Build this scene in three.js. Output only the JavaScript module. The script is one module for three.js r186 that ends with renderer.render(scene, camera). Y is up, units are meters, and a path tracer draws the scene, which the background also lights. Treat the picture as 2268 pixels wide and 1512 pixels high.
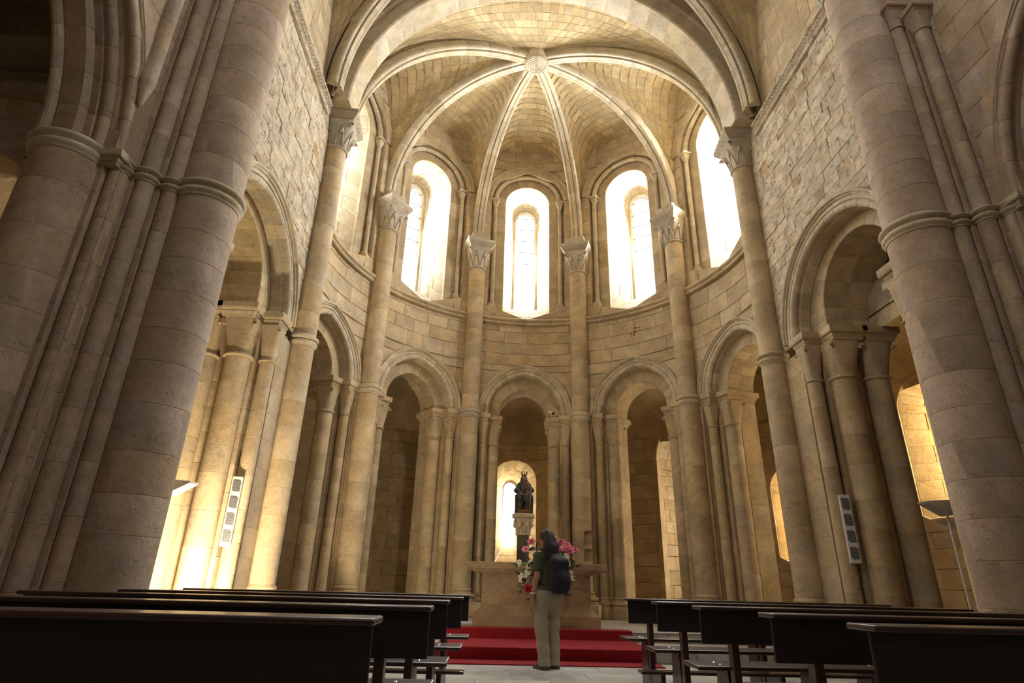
import * as THREE from 'three';
import { toCreasedNormals, mergeGeometries } from 'three/addons/utils/BufferGeometryUtils.js';
import { RoundedBoxGeometry } from 'three/addons/geometries/RoundedBoxGeometry.js';
import { Brush, Evaluator, SUBTRACTION } from 'three-bvh-csg';
import { MarchingCubes } from 'three/addons/objects/MarchingCubes.js';
import { RectAreaLightUniformsLib } from 'three/addons/lights/RectAreaLightUniformsLib.js';

// ---------------------------------------------------------------- camera, sky, light, exposure
const scene = new THREE.Scene();
const camera = new THREE.PerspectiveCamera(2 * Math.atan(756 / 1293) * 180 / Math.PI, 1.5, 0.05, 200);
camera.rotation.order = 'YXZ';
camera.position.set(-0.842, 1.0, 0);
camera.rotation.set(THREE.MathUtils.degToRad(22.511), THREE.MathUtils.degToRad(-1.812), THREE.MathUtils.degToRad(1.444));
const renderer = new THREE.WebGLRenderer({ antialias: true });
renderer.toneMapping = THREE.LinearToneMapping;
renderer.toneMappingExposure = 0.84;
renderer.shadowMap.enabled = true;
RectAreaLightUniformsLib.init();
scene.background = new THREE.Color().setRGB(5.2, 5.5, 6.0);        // an overcast bright sky outside the windows
function daylight(name, x, y, z, w, h, toward, k, color = 0xffffff) {  // the sky seen through one window, just inside its pane
  const l = new THREE.RectAreaLight(color, k, w, h);
  l.name = name; l.position.set(x, y, z); l.lookAt(...toward); scene.add(l);
}
const SKY_APSE = 88, SKY_LOW = 60, SKY_NAVE = 11;

// ---------------------------------------------------------------- numbers
let seed = 20117;
const rnd = () => { seed = (seed * 1664525 + 1013904223) >>> 0; return seed / 4294967296; };
const rr = (a, b) => a + (b - a) * rnd();
const PI = Math.PI, lerp = (a, b, t) => a + (b - a) * t;
const ZC = -10.35, R = 4.45, BAY = 38 * PI / 180;                     // apse centre, wall radius, one bay
const YF = 0.3;                                                      // floor level of the sanctuary

// ---------------------------------------------------------------- textures and materials
function tileNoise(n, cells, s0) {
  let s = s0; const r = () => { s = (s * 1664525 + 1013904223) >>> 0; return s / 4294967296; };
  const g = new Float32Array(cells * cells).map(r), out = new Float32Array(n * n), sm = (t) => t * t * (3 - 2 * t);
  for (let y = 0; y < n; y++) for (let x = 0; x < n; x++) {
    const fx = x / n * cells, fy = y / n * cells, ix = Math.floor(fx), iy = Math.floor(fy), a = sm(fx - ix), b = sm(fy - iy), jx = (ix + 1) % cells, jy = (iy + 1) % cells;
    out[y * n + x] = lerp(lerp(g[iy * cells + ix], g[iy * cells + jx], a), lerp(g[jy * cells + ix], g[jy * cells + jx], a), b);
  }
  return out;
}
function fbm(n, c0, oct, s0, gain = 0.55) {
  const out = new Float32Array(n * n); let amp = 1, tot = 0;
  for (let o = 0; o < oct; o++) { const t = tileNoise(n, c0 << o, s0 + o * 77); for (let i = 0; i < out.length; i++) out[i] += t[i] * amp; tot += amp; amp *= gain; }
  for (let i = 0; i < out.length; i++) out[i] /= tot;
  return out;
}
function tex(n, f, srgb = true) {
  const d = new Uint8Array(n * n * 4);
  for (let i = 0; i < n * n; i++) { const c = f(i); for (let k = 0; k < 3; k++) d[i * 4 + k] = Math.max(0, Math.min(255, c[k] * 255)); d[i * 4 + 3] = 255; }
  const t = new THREE.DataTexture(d, n, n); t.wrapS = t.wrapT = THREE.RepeatWrapping; t.magFilter = THREE.LinearFilter; t.minFilter = THREE.LinearMipmapLinearFilter; t.generateMipmaps = true;
  if (srgb) t.colorSpace = THREE.SRGBColorSpace; t.needsUpdate = true; return t;
}
const N = 512, nA = fbm(N, 3, 6, 11), nB = fbm(N, 8, 5, 91, 0.7), nC = fbm(N, 24, 4, 301, 0.8), nD = fbm(N, 2, 4, 777);
const grain = (i) => Math.max(0, nC[i] - 0.62) * 2.6;               // small dark pits
const stoneMap = tex(N, (i) => { const v = 0.80 + (nA[i] - 0.5) * 0.34 + (nC[i] - 0.5) * 0.22 - grain(i) * 0.35, w = (nD[i] - 0.5) * 0.16; return [v + w * 0.35, v, v - w]; });
const stoneBump = tex(N, (i) => { const v = 0.55 + (nB[i] - 0.5) * 0.7 + (nC[i] - 0.5) * 0.4 - grain(i) * 0.9; return [v, v, v]; }, false);
const patch = (i) => Math.max(0, Math.min(1, (nA[i] - 0.53) * 9));
const roughMap = tex(N, (i) => { const p = patch(i), v = 0.80 + (nB[i] - 0.5) * 0.42 - grain(i) * 0.6; return [v * (1 - 0.10 * p), v * (1 - 0.17 * p), v * (1 - 0.27 * p)]; });
const roughBump = tex(N, (i) => { const v = 0.5 + (nB[i] - 0.5) * 1.1 + (nA[i] - 0.5) * 0.8 - grain(i) * 1.2; return [v, v, v]; }, false);
const rep = (t, k) => { const c = t.clone(); c.repeat.set(k, k); c.needsUpdate = true; return c; };
const sMap = rep(stoneMap, 0.7), sBump = rep(stoneBump, 0.7), rMap = rep(roughMap, 0.55), rBump = rep(roughBump, 0.55);
const lin = (r, g, b) => new THREE.Color().setRGB(r, g, b);
const stoneMat = (r, g, b, rough = false) => new THREE.MeshStandardMaterial({ color: lin(r, g, b), map: rough ? rMap : sMap, bumpMap: rough ? rBump : sBump, bumpScale: rough ? 0.022 : 0.007, roughness: 0.92 });
const family = (base, spread, rough) => [[1, 1, 1], [1.07, 1.06, 1.05], [0.93, 0.91, 0.88], [1.04, 1.0, 0.93], [0.97, 0.98, 1.0], [1.0, 0.94, 0.84], [1.12, 1.11, 1.1]].map((k) => stoneMat(...base.map((c, i) => c * (1 + (k[i] - 1) * spread)), rough));
const CREAM = family([0.77, 0.61, 0.39], 0.75), WEB = family([0.80, 0.63, 0.36], 0.55), ROSE = family([0.68, 0.525, 0.385], 0.65), WORN = family([0.78, 0.655, 0.465], 0.6, true), PALE = family([0.83, 0.71, 0.515], 0.5), CARVED = family([0.68, 0.59, 0.46], 0.5);
const one = (set) => set[Math.floor(rnd() * set.length)];
const M_MORTAR = stoneMat(0.52, 0.43, 0.31);

// ---------------------------------------------------------------- meshes, things, names
const taken = new Map();
function numbered(n) { const k = taken.get(n) ?? 0; taken.set(n, k + 1); return k ? `${n}_${String(k).padStart(3, '0')}` : n; }
function thing(name, label, category, group, kind) {
  const o = new THREE.Group(); o.name = numbered(name); scene.add(o);
  o.userData = { label, category }; if (group) o.userData.group = group; if (kind) o.userData.kind = kind;
  return o;
}
const struct = (name, label, category) => thing(name, label, category, null, 'structure');
function part(name, parent) { const g = new THREE.Group(); g.name = name; parent.add(g); return g; }
function mesh(name, geo, mat, parent, label) {
  const m = new THREE.Mesh(geo, mat); m.name = name; m.castShadow = m.receiveShadow = true; parent.add(m);
  if (label) m.userData.label = label;
  return m;
}
function boxUV(g, ox = 0, oy = 0) {
  const p = g.attributes.position, n = p.count, uv = new Float32Array(n * 2), nor = g.attributes.normal;
  for (let i = 0; i < n; i += 3) {
    const k = Math.min(i + 1, n - 1), ax = Math.abs(nor.getX(k)), ay = Math.abs(nor.getY(k)), az = Math.abs(nor.getZ(k));
    for (let j = i; j < Math.min(i + 3, n); j++) {
      const x = p.getX(j), y = p.getY(j), z = p.getZ(j);
      uv[j * 2] = (ax >= ay && ax >= az ? z : x) + ox; uv[j * 2 + 1] = (ay > ax && ay > az ? z : y) + oy;
    }
  }
  g.setAttribute('uv', new THREE.BufferAttribute(uv, 2)); return g;
}
function finish(pos, crease = 0) {
  let g = new THREE.BufferGeometry(); g.setAttribute('position', new THREE.BufferAttribute(new Float32Array(pos), 3));
  if (crease) g = toCreasedNormals(g, crease); else g.computeVertexNormals();
  return boxUV(g, rnd() * 9, rnd() * 9);
}
function tidy(g, crease = 0.6) { const q = toCreasedNormals(g.index ? g.toNonIndexed() : g, crease); return boxUV(q, rnd() * 9, rnd() * 9); }
function gridPos(rows, closed = false, caps = false, pos = []) {
  const q = (a, b, c) => pos.push(...a, ...b, ...c);
  for (let j = 0; j + 1 < rows.length; j++) { const A = rows[j], B = rows[j + 1], n = A.length; for (let i = 0; i < (closed ? n : n - 1); i++) { const k = (i + 1) % n; q(A[i], B[i], B[k]); q(A[i], B[k], A[k]); } }
  if (caps) for (const r of [rows[0], rows[rows.length - 1]]) { const c = [0, 1, 2].map((k) => r.reduce((s, p) => s + p[k], 0) / r.length); for (let i = 0; i < (closed ? r.length : r.length - 1); i++) q(r[i], r[(i + 1) % r.length], c); }
  return pos;
}
const grid = (rows, closed, caps, crease = 0.6) => finish(gridPos(rows, closed, caps), crease);
// One dressed stone on a surface P(u, v, d), u and v from 0 to 1, d towards the room: a face, chamfered edges down to the joint, and flanks into the wall.
function cell(P, wu, wv, nu = 1, nv = 1, proud = 0.004, bev = 0.011, back = 0.05) {
  const bu = Math.min(0.3, bev / Math.max(wu, 0.03)), bv = Math.min(0.3, bev / Math.max(wv, 0.03));
  const us = [0], vs = [0];
  for (let i = 0; i <= nu; i++) us.push(bu + (1 - 2 * bu) * i / nu); us.push(1);
  for (let i = 0; i <= nv; i++) vs.push(bv + (1 - 2 * bv) * i / nv); vs.push(1);
  const rows = vs.map((v, j) => us.map((u, i) => P(u, v, i && j && i < us.length - 1 && j < vs.length - 1 ? proud : proud - bev)));
  const pos = gridPos(rows);
  const ring = [[0, 0], [1, 0], [1, 1], [0, 1]], f = ring.map(([u, v]) => P(u, v, proud - bev)), b = ring.map(([u, v]) => P(u, v, -back));
  for (let i = 0; i < 4; i++) { const k = (i + 1) % 4; pos.push(...f[i], ...b[i], ...b[k], ...f[i], ...b[k], ...f[k]); }
  return finish(pos);
}
const bil = (c, M) => (u, v, d) => { const a = lerp(lerp(c[0][0], c[1][0], u), lerp(c[3][0], c[2][0], u), v), b = lerp(lerp(c[0][1], c[1][1], u), lerp(c[3][1], c[2][1], u), v); return M(a, b, d); };

// ---------------------------------------------------------------- courses of stone on a wall M(s, t, d), cut round openings
// opening: t -> [from, to] or null
function wall(parent, name, M, s0, s1, t0, t1, ch, len, openings, set, { thick = 0.6, bev = 0.011, rough = 0.004, first = 0, most = 290 } = {}) {
  let t = t0, row = first, n = 0; const back = [], extra = [];
  while (t < t1 - 0.02) {
    let h = ch * rr(0.85, 1.18); if (t + h > t1 - 0.12) h = t1 - t;
    for (const op of openings) if (op.apex && t < op.apex - 0.02 && t + h > op.apex + 0.05) h = op.apex + 0.04 - t;
    const tb = t + h, segs = [[[s0, s0], [s1, s1]]];
    for (const op of openings) {
      let a = op(t + 1e-4), b = op(tb - 1e-4); if (!a && !b) continue;
      if (!a) { const c = (b[0] + b[1]) / 2; a = [c, c]; } if (!b) { const c = (a[0] + a[1]) / 2; b = [c, c]; }
      for (let i = segs.length - 1; i >= 0; i--) {
        const [L, Rr] = segs[i]; if (a[1] <= L[0] && b[1] <= L[1] || a[0] >= Rr[0] && b[0] >= Rr[1]) continue;
        const out = [];
        if (a[0] > L[0] + 0.01 || b[0] > L[1] + 0.01) out.push([L, [Math.max(a[0], L[0]), Math.max(b[0], L[1])]]);
        if (a[1] < Rr[0] - 0.01 || b[1] < Rr[1] - 0.01) out.push([[Math.min(a[1], Rr[0]), Math.min(b[1], Rr[1])], Rr]);
        segs.splice(i, 1, ...out);
      }
    }
    for (const [L, Rr] of segs) {
      const nb = Math.max(1, Math.ceil(Math.max(Rr[0] - L[0], Rr[1] - L[1]) / 0.3));
      for (const d of [-0.03, -thick]) for (let i = 0; i < nb; i++) { const q = [[i / nb, 0], [(i + 1) / nb, 0], [(i + 1) / nb, 1], [i / nb, 1]].map(([f, v]) => M(lerp(lerp(L[0], Rr[0], f), lerp(L[1], Rr[1], f), v), v ? tb : t, d)); back.push(...q[0], ...q[1], ...q[2], ...q[0], ...q[2], ...q[3]); }
      let x0 = L, mid = Math.max(L[0], L[1]), end = Math.min(Rr[0], Rr[1]), p = mid, cuts = [];
      p += (row % 2 ? 0.5 : 1) * len * rr(0.75, 1.2);
      while (p < end - len * 0.4) { cuts.push(p); p += len * rr(0.7, 1.35); }
      for (const c of [...cuts, null]) {
        const x1 = c === null ? Rr : [c, c], w = (x1[0] - x0[0] + x1[1] - x0[1]) / 2;
        if (w > 0.025) {
          const g = cell(bil([[x0[0], t], [x1[0], t], [x1[1], tb], [x0[1], tb]], M), w, h, w > 0.5 ? 2 : 1, 1, rr(-rough, rough), bev);
          if (n < most) mesh('stone', g, one(set), parent); else extra.push(g);
          n++;
        }
        x0 = x1;
      }
    }
    t = tb; row++;
  }
  if (extra.length) mesh('more_stones', mergeGeometries(extra), set[0], parent).userData.kind = 'stuff';
  const b = mesh(name, finish(back), M_MORTAR, parent);
  return b;
}
// ---------------------------------------------------------------- arches
const archR = (w, rise) => rise > w ? (w * w + rise * rise) / (2 * w) : w;
function archHalf(w, rise, ts) { const Ra = archR(w, rise), k = rise > w ? 1 : rise / w; return (t) => t <= ts ? w : (t - ts) / k >= Math.sqrt(Math.max(0, Ra * Ra - (Ra - w) ** 2)) ? null : Math.sqrt(Ra * Ra - ((t - ts) / k) ** 2) - (Ra - w); }
function archOpening(c, w, rise, ts, tb) { const f = archHalf(w, rise, ts); const op = (t) => { if (t < tb) return null; const h = f(t); return h === null || h <= 0 ? null : [c - h, c + h]; }; op.apex = ts + rise; return op; }
// pos of the point e outside the intrados at the share f of one flank (0 springing, 1 apex)
function archAt(A, sg, f, e) {
  const { c = 0, w, rise, ts, stilt = 0 } = A, Ra = archR(w, rise), k = rise < w ? rise / w : 1, len = stilt + Ra * Math.acos(Math.max(-1, (Ra - w) / Ra)), fs = stilt / len;
  if (f < fs) return [c + sg * (w + e), ts + stilt * (f / fs)];
  const a = (fs === 1 ? 1 : (f - fs) / (1 - fs)) * Math.acos((Ra - w) / (Ra + e));
  return [c + sg * (-(Ra - w) + (Ra + e) * Math.cos(a)), ts + stilt + k * (Ra + e) * Math.sin(a)];
}
function shrink(sec, by) { const n = sec.length, ce = sec.reduce((s, p) => s + p[0], 0) / n, cd = sec.reduce((s, p) => s + p[1], 0) / n; return sec.map(([e, d]) => { const l = Math.hypot(e - ce, d - cd) || 1, k = Math.max(0.5, 1 - by / l); return [ce + (e - ce) * k, cd + (d - cd) * k]; }); }
function voussoirs(parent, name, M, A, section, n, set, { from = 0, closed = false, jitter = 0.08, sub = 3, keystone = true } = {}) {
  const small = shrink(section, 0.007), L = A.stilt ?? 0, len = L + archR(A.w, A.rise) * PI / 2;
  const out = [];
  for (const sg of [-1, 1]) {
    const cuts = [from]; for (let i = 1; i < n; i++) cuts.push(from + (1 - from) * (i + rr(-jitter, jitter)) / n); cuts.push(1);
    for (let i = 0; i < n; i++) {
      const a = cuts[i], b = cuts[i + 1], dl = 0.009 / len, fs = [a, a + dl]; for (let k = 1; k < sub; k++) fs.push(lerp(a, b, k / sub)); fs.push(b - dl, b);
      const rows = fs.map((f, j) => (j === 0 || j === fs.length - 1 ? small : section).map(([e, d]) => { const [s, t] = archAt(A, sg, f, e); return M(s, t, d); }));
      out.push(mesh(name, grid(rows, closed, closed, 0.5), one(set), parent));
    }
  }
  return out;
}
const arc2 = (ce, cd, r, a0, a1, n) => Array.from({ length: n + 1 }, (_, i) => { const a = lerp(a0, a1, i / n); return [ce + r * Math.cos(a), cd + r * Math.sin(a)]; });
// ---------------------------------------------------------------- shafts, capitals, bases
const drumCache = new Map();
function roundUV(g, r) {                                             // unrolled round the axis, in metres
  const p = g.attributes.position, uv = g.attributes.uv, ox = rnd() * 9, oy = rnd() * 9;
  for (let i = 0; i < p.count; i += 3) {
    const a = [0, 1, 2].map((k) => Math.atan2(p.getZ(i + k), p.getX(i + k)));
    for (let k = 0; k < 3; k++) { if (Math.hypot(p.getX(i + k), p.getZ(i + k)) < r * 0.5) a[k] = a[(k + 1) % 3]; while (a[k] - a[0] > PI) a[k] -= 2 * PI; while (a[k] - a[0] < -PI) a[k] += 2 * PI; uv.setXY(i + k, a[k] * r + ox, p.getY(i + k) + oy + (Math.hypot(p.getX(i + k), p.getZ(i + k)) < r * 0.5 ? r : 0)); }
  }
  return g;
}
function drumGeo(r, h, v) {
  const k = `${r.toFixed(3)}_${h.toFixed(3)}_${v}`;
  if (!drumCache.has(k)) { const b = 0.004, g = new THREE.LatheGeometry([[0.0, 0], [r - b, 0], [r, b * 1.4], [r, h - b * 1.4], [r - b, h], [0.0, h]].map((p) => new THREE.Vector2(...p)), r > 0.15 ? 30 : 20); const q = roundUV(tidy(g, 0.42), r); drumCache.set(k, q); }
  return drumCache.get(k);
}
function shaft(parent, x, z, r, y0, y1, dh, set, name = 'drum') {
  const n = Math.max(1, Math.round((y1 - y0) / dh)), ks = Array.from({ length: n }, () => 1 + Math.round(rr(-2, 2)) * 0.09), tot = ks.reduce((a, b) => a + b, 0);
  let y = y0;
  for (const k of ks) { const h = (y1 - y0) * k / tot, m = mesh(name, drumGeo(r * (1 + rr(-0.006, 0.006) * 0), h, Math.floor(rnd() * 2)), one(set), parent); m.position.set(x, y, z); m.rotation.y = rnd() * 6.3; y += h; }
}
function lathe(pts, seg = 28, crease = 0.6) { return tidy(new THREE.LatheGeometry(pts.map((p) => new THREE.Vector2(Math.max(p[0], 0.0001), p[1])), seg), crease); }
function annulet(r, h) { const o = [[r - 0.03, 0], [r + 0.01, 0.002]]; for (let i = 0; i <= 6; i++) o.push([r + 0.012 + 0.035 * Math.sin(i / 6 * PI) ** 1, h * 0.10 + h * 0.42 * i / 6]); for (let i = 0; i <= 6; i++) o.push([r + 0.02 + 0.045 * Math.sin(i / 6 * PI), h * 0.55 + h * 0.4 * i / 6]); o.push([r + 0.01, h], [r - 0.03, h]); return lathe(o, 32, 0.8); }
function baseGeo(r, h) { const o = [[r * 1.5, 0], [r * 1.5, h * 0.2]]; for (let i = 0; i <= 6; i++) o.push([r * 1.28 + r * 0.22 * Math.cos((i / 6 - 0.5) * PI), h * (0.22 + 0.32 * i / 6)]); o.push([r * 1.16, h * 0.6], [r * 1.13, h * 0.7]); for (let i = 0; i <= 5; i++) o.push([r * 1.06 + r * 0.1 * Math.cos((i / 5 - 0.5) * PI), h * (0.72 + 0.2 * i / 5)]); o.push([r, h]); return lathe(o); }
// a block whose four sides follow one profile [[out, y]...]; half sizes a (across) and b (deep)
function moulded(a, b, prof) { const rows = prof.map(([o, y]) => [[-a - o, y, -b - o], [a + o, y, -b - o], [a + o, y, b + o], [-a - o, y, b + o]]); return grid(rows, true, true, 0.2); }
const IMPOST = (h) => [[-0.04, 0], [-0.035, h * 0.14], [-0.015, h * 0.30], [-0.01, h * 0.36], [-0.01, h * 0.46], [0.02, h * 0.5], [0.03, h * 0.62], [0.03, h]];
// bell from a round neck to a square top, with corner volutes and leaf ridges
function capital(parent, x, y, z, r, a, h, set, { turn = 0, carved = 0, plain = false, name = 'capital' } = {}) {
  const c = part(name, parent); c.position.set(x, y, z); c.rotation.y = turn;
  const shape = (f, th) => { const q = Math.pow(f, 1.9), rad = lerp(r, a, q), n = lerp(2, 7, Math.pow(f, 1.3)), cx = Math.cos(th), sx = Math.sin(th), k = Math.pow(Math.pow(Math.abs(cx), n) + Math.pow(Math.abs(sx), n), -1 / n); return [rad * k * cx, f * h, rad * k * sx]; };
  const rows = []; for (let j = 0; j <= 9; j++) rows.push(Array.from({ length: 36 }, (_, i) => shape(j / 9, i / 36 * 2 * PI)));
  const mat = one(set);
  mesh('bell', grid(rows, true, true, 0.8), mat, c);
  const t = new THREE.TorusGeometry(r + 0.008, Math.min(0.03, r * 0.16), 8, 28); t.rotateX(PI / 2); mesh('astragal', tidy(t, 1), mat, c);
  if (!plain) for (let k = 0; k < 4; k++) {
    const th = PI / 4 + k * PI / 2, pts = [];
    for (let i = 0; i <= 22; i++) { const u = i / 22, g = u * 4.2 * PI / 2, rad = 0.2 * r * (1.15 - u), p = shape(0.84, th), o = [Math.cos(th), Math.sin(th)]; const fwd = rad * Math.cos(g), up = rad * Math.sin(g); pts.push(new THREE.Vector3(p[0] + o[0] * (fwd + 0.02), p[1] + up, p[2] + o[1] * (fwd + 0.02))); }
    mesh('volute', tidy(new THREE.TubeGeometry(new THREE.CatmullRomCurve3(pts), 22, 0.085 * r + 0.006, 6), 1), mat, c);
  }
  for (let k = 0; k < carved; k++) {
    const th = (k + 0.5) / carved * 2 * PI, w = PI / carved * 0.85, pts = [];
    for (let i = 0; i <= 12; i++) { const u = i / 12, f = 0.08 + 0.72 * Math.sin(u * PI), p = shape(f, th + (u - 0.5) * 2 * w * (1 - 0.35 * Math.sin(u * PI))); const l = Math.hypot(p[0], p[2]); pts.push(new THREE.Vector3(p[0] * (1 + 0.006 / l), p[1], p[2] * (1 + 0.006 / l))); }
    mesh('carved_leaf', tidy(new THREE.TubeGeometry(new THREE.CatmullRomCurve3(pts), 16, 0.016, 5), 1), mat, c);
    const p = shape(0.62, th), l = Math.hypot(p[0], p[2]), s = new THREE.SphereGeometry(0.045, 8, 6); s.scale(1, 1.5, 1); s.translate(p[0] * (1 + 0.012 / l), p[1], p[2] * (1 + 0.012 / l)); mesh('carved_bud', tidy(s, 1), mat, c);
  }
  return c;
}
const GLASS = new THREE.MeshPhysicalMaterial({ color: lin(0.97, 0.98, 0.97), transmission: 1, thickness: 0, roughness: 0.05, ior: 1.45 });
const LEAD = new THREE.MeshStandardMaterial({ color: lin(0.08, 0.08, 0.08), roughness: 0.6, metalness: 0.5 });
const BEAD = tidy(new THREE.SphereGeometry(0.017, 6, 5), 1);

// ================================================================ THE APSE: five bays round a half circle
const bayM = (s, t, d) => [s, t, -Math.sqrt(R * R - s * s) + d];
const S_EDGE = R * Math.sin(BAY / 2);
const put = (g, th) => { g.position.set(0, 0, ZC); g.rotation.y = -th; return g; };
const OUT_SECTION = [[0.24, -0.30], [0, -0.30], [0, -0.145], [0.018, -0.125], ...arc2(0.066, -0.058, 0.066, PI * 1.25, PI * 0.28, 9), [0.128, -0.028], [0.140, -0.002], [0.215, 0.0], [0.215, -0.12]];
const HOOD_SECTION = [[0.20, -0.1], [0.20, 0.022], [0.222, 0.03], ...arc2(0.252, 0.038, 0.026, PI, 0, 5), [0.284, 0.012], [0.295, -0.01], [0.295, -0.1]];
function deepSections(w, d0, d1) { const m = (d0 + d1) / 2 + rr(-0.05, 0.05); return [[[w, d0], [0.012, d0], [0, d0 - 0.012], [0, m], [w, m]], [[w, m], [0, m], [0, d1 + 0.012], [0.012, d1], [w, d1]]]; }
// a pile of jamb courses with a stepped plan (list of [s, d]) from y0 to y1
function courses(parent, name, M, plan, y0, y1, ch, set) {
  const small = shrink(plan, 0.0), n = Math.max(1, Math.round((y1 - y0) / ch)); let y = y0;
  for (let i = 0; i < n; i++) {
    const h = i === n - 1 ? y1 - y : (y1 - y0) / n * rr(0.9, 1.1), inn = shrink(plan, 0.006), ys = [y, y + 0.008, y + h - 0.008, y + h];
    mesh(name, grid(ys.map((t, j) => (j === 0 || j === 3 ? inn : plan).map(([s, d]) => M(s, t, d))), false, false, 0.3), one(set), parent);
    y += h;
  }
}
const cap2 = (M, s, d) => M(s, 0, d);
function jamb(owner, M, sg, dims, y0, set, turn = 0) {
  // dims: plan, shafts [[s, d, r]], caps from yc to yi, impost to yt, blocks [[s0, s1, d0, d1]]
  const { plan, shafts, yc, yi, yt, blocks, carved = 0 } = dims;
  courses(owner, 'jamb_stone', M, plan.map(([s, d]) => [sg * s, d]), y0, yi, 0.44, set);
  for (const [s, d, r, a, cv] of shafts) {
    const [x, , z] = M(sg * s, 0, d), g = part('shaft', owner);
    const b = mesh('base', baseGeo(r, 0.26), one(set), g); b.position.set(x, y0 + 0.22, z);
    const pl = mesh('plinth', tidy(new RoundedBoxGeometry(r * 3.1, 0.22, r * 3.1, 1, 0.012), 0.3), one(set), g); pl.position.set(x, y0 + 0.11, z); pl.rotation.y = turn;
    shaft(g, x, z, r, y0 + 0.48, yc, 0.46, set);
    capital(owner, x, yc, z, r, a, yi - yc, set, { turn, carved: cv ?? carved });
  }
  for (const [a0, a1, b0, b1] of blocks) {
    const rows = IMPOST(yt - yi).map(([o, y]) => [[a0 - o, b0 - o], [a1 + o, b0 - o], [a1 + o, b1 + o], [a0 - o, b1 + o]].map(([s, d]) => M(sg * s, yi + y, d)));
    mesh('impost', grid(rows, true, true, 0.25), one(set), owner);
  }
}
const BAYJAMB = {
  plan: [[S_EDGE, 0], [1.19, 0], [1.19, -0.24], [0.94, -0.24], [0.94, -0.50], [0.70, -0.50], [0.70, -0.92], [1.40, -0.92]],
  shafts: [[1.075, -0.125, 0.10, 0.155], [0.815, -0.385, 0.165, 0.225]], yc: 4.30, yi: 4.82, yt: 5.05,
  blocks: [[0.92, 1.30, -0.30, 0.03], [0.60, 1.10, -0.62, -0.16], [0.64, 1.35, -0.95, -0.55]],
};
const OUTER = { w: 0.95, rise: 1.10, ts: 5.05, stilt: 0.02 }, INNER = { w: 0.68, rise: 0.76, ts: 5.05, stilt: 0.04 };
const bayWhere = ['beside the choir arch', 'next to the altar axis', 'behind the altar and statue', 'next to the altar axis', 'beside the choir arch'];
const bayThetas = [-2, -1, 0, 1, 2];
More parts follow.
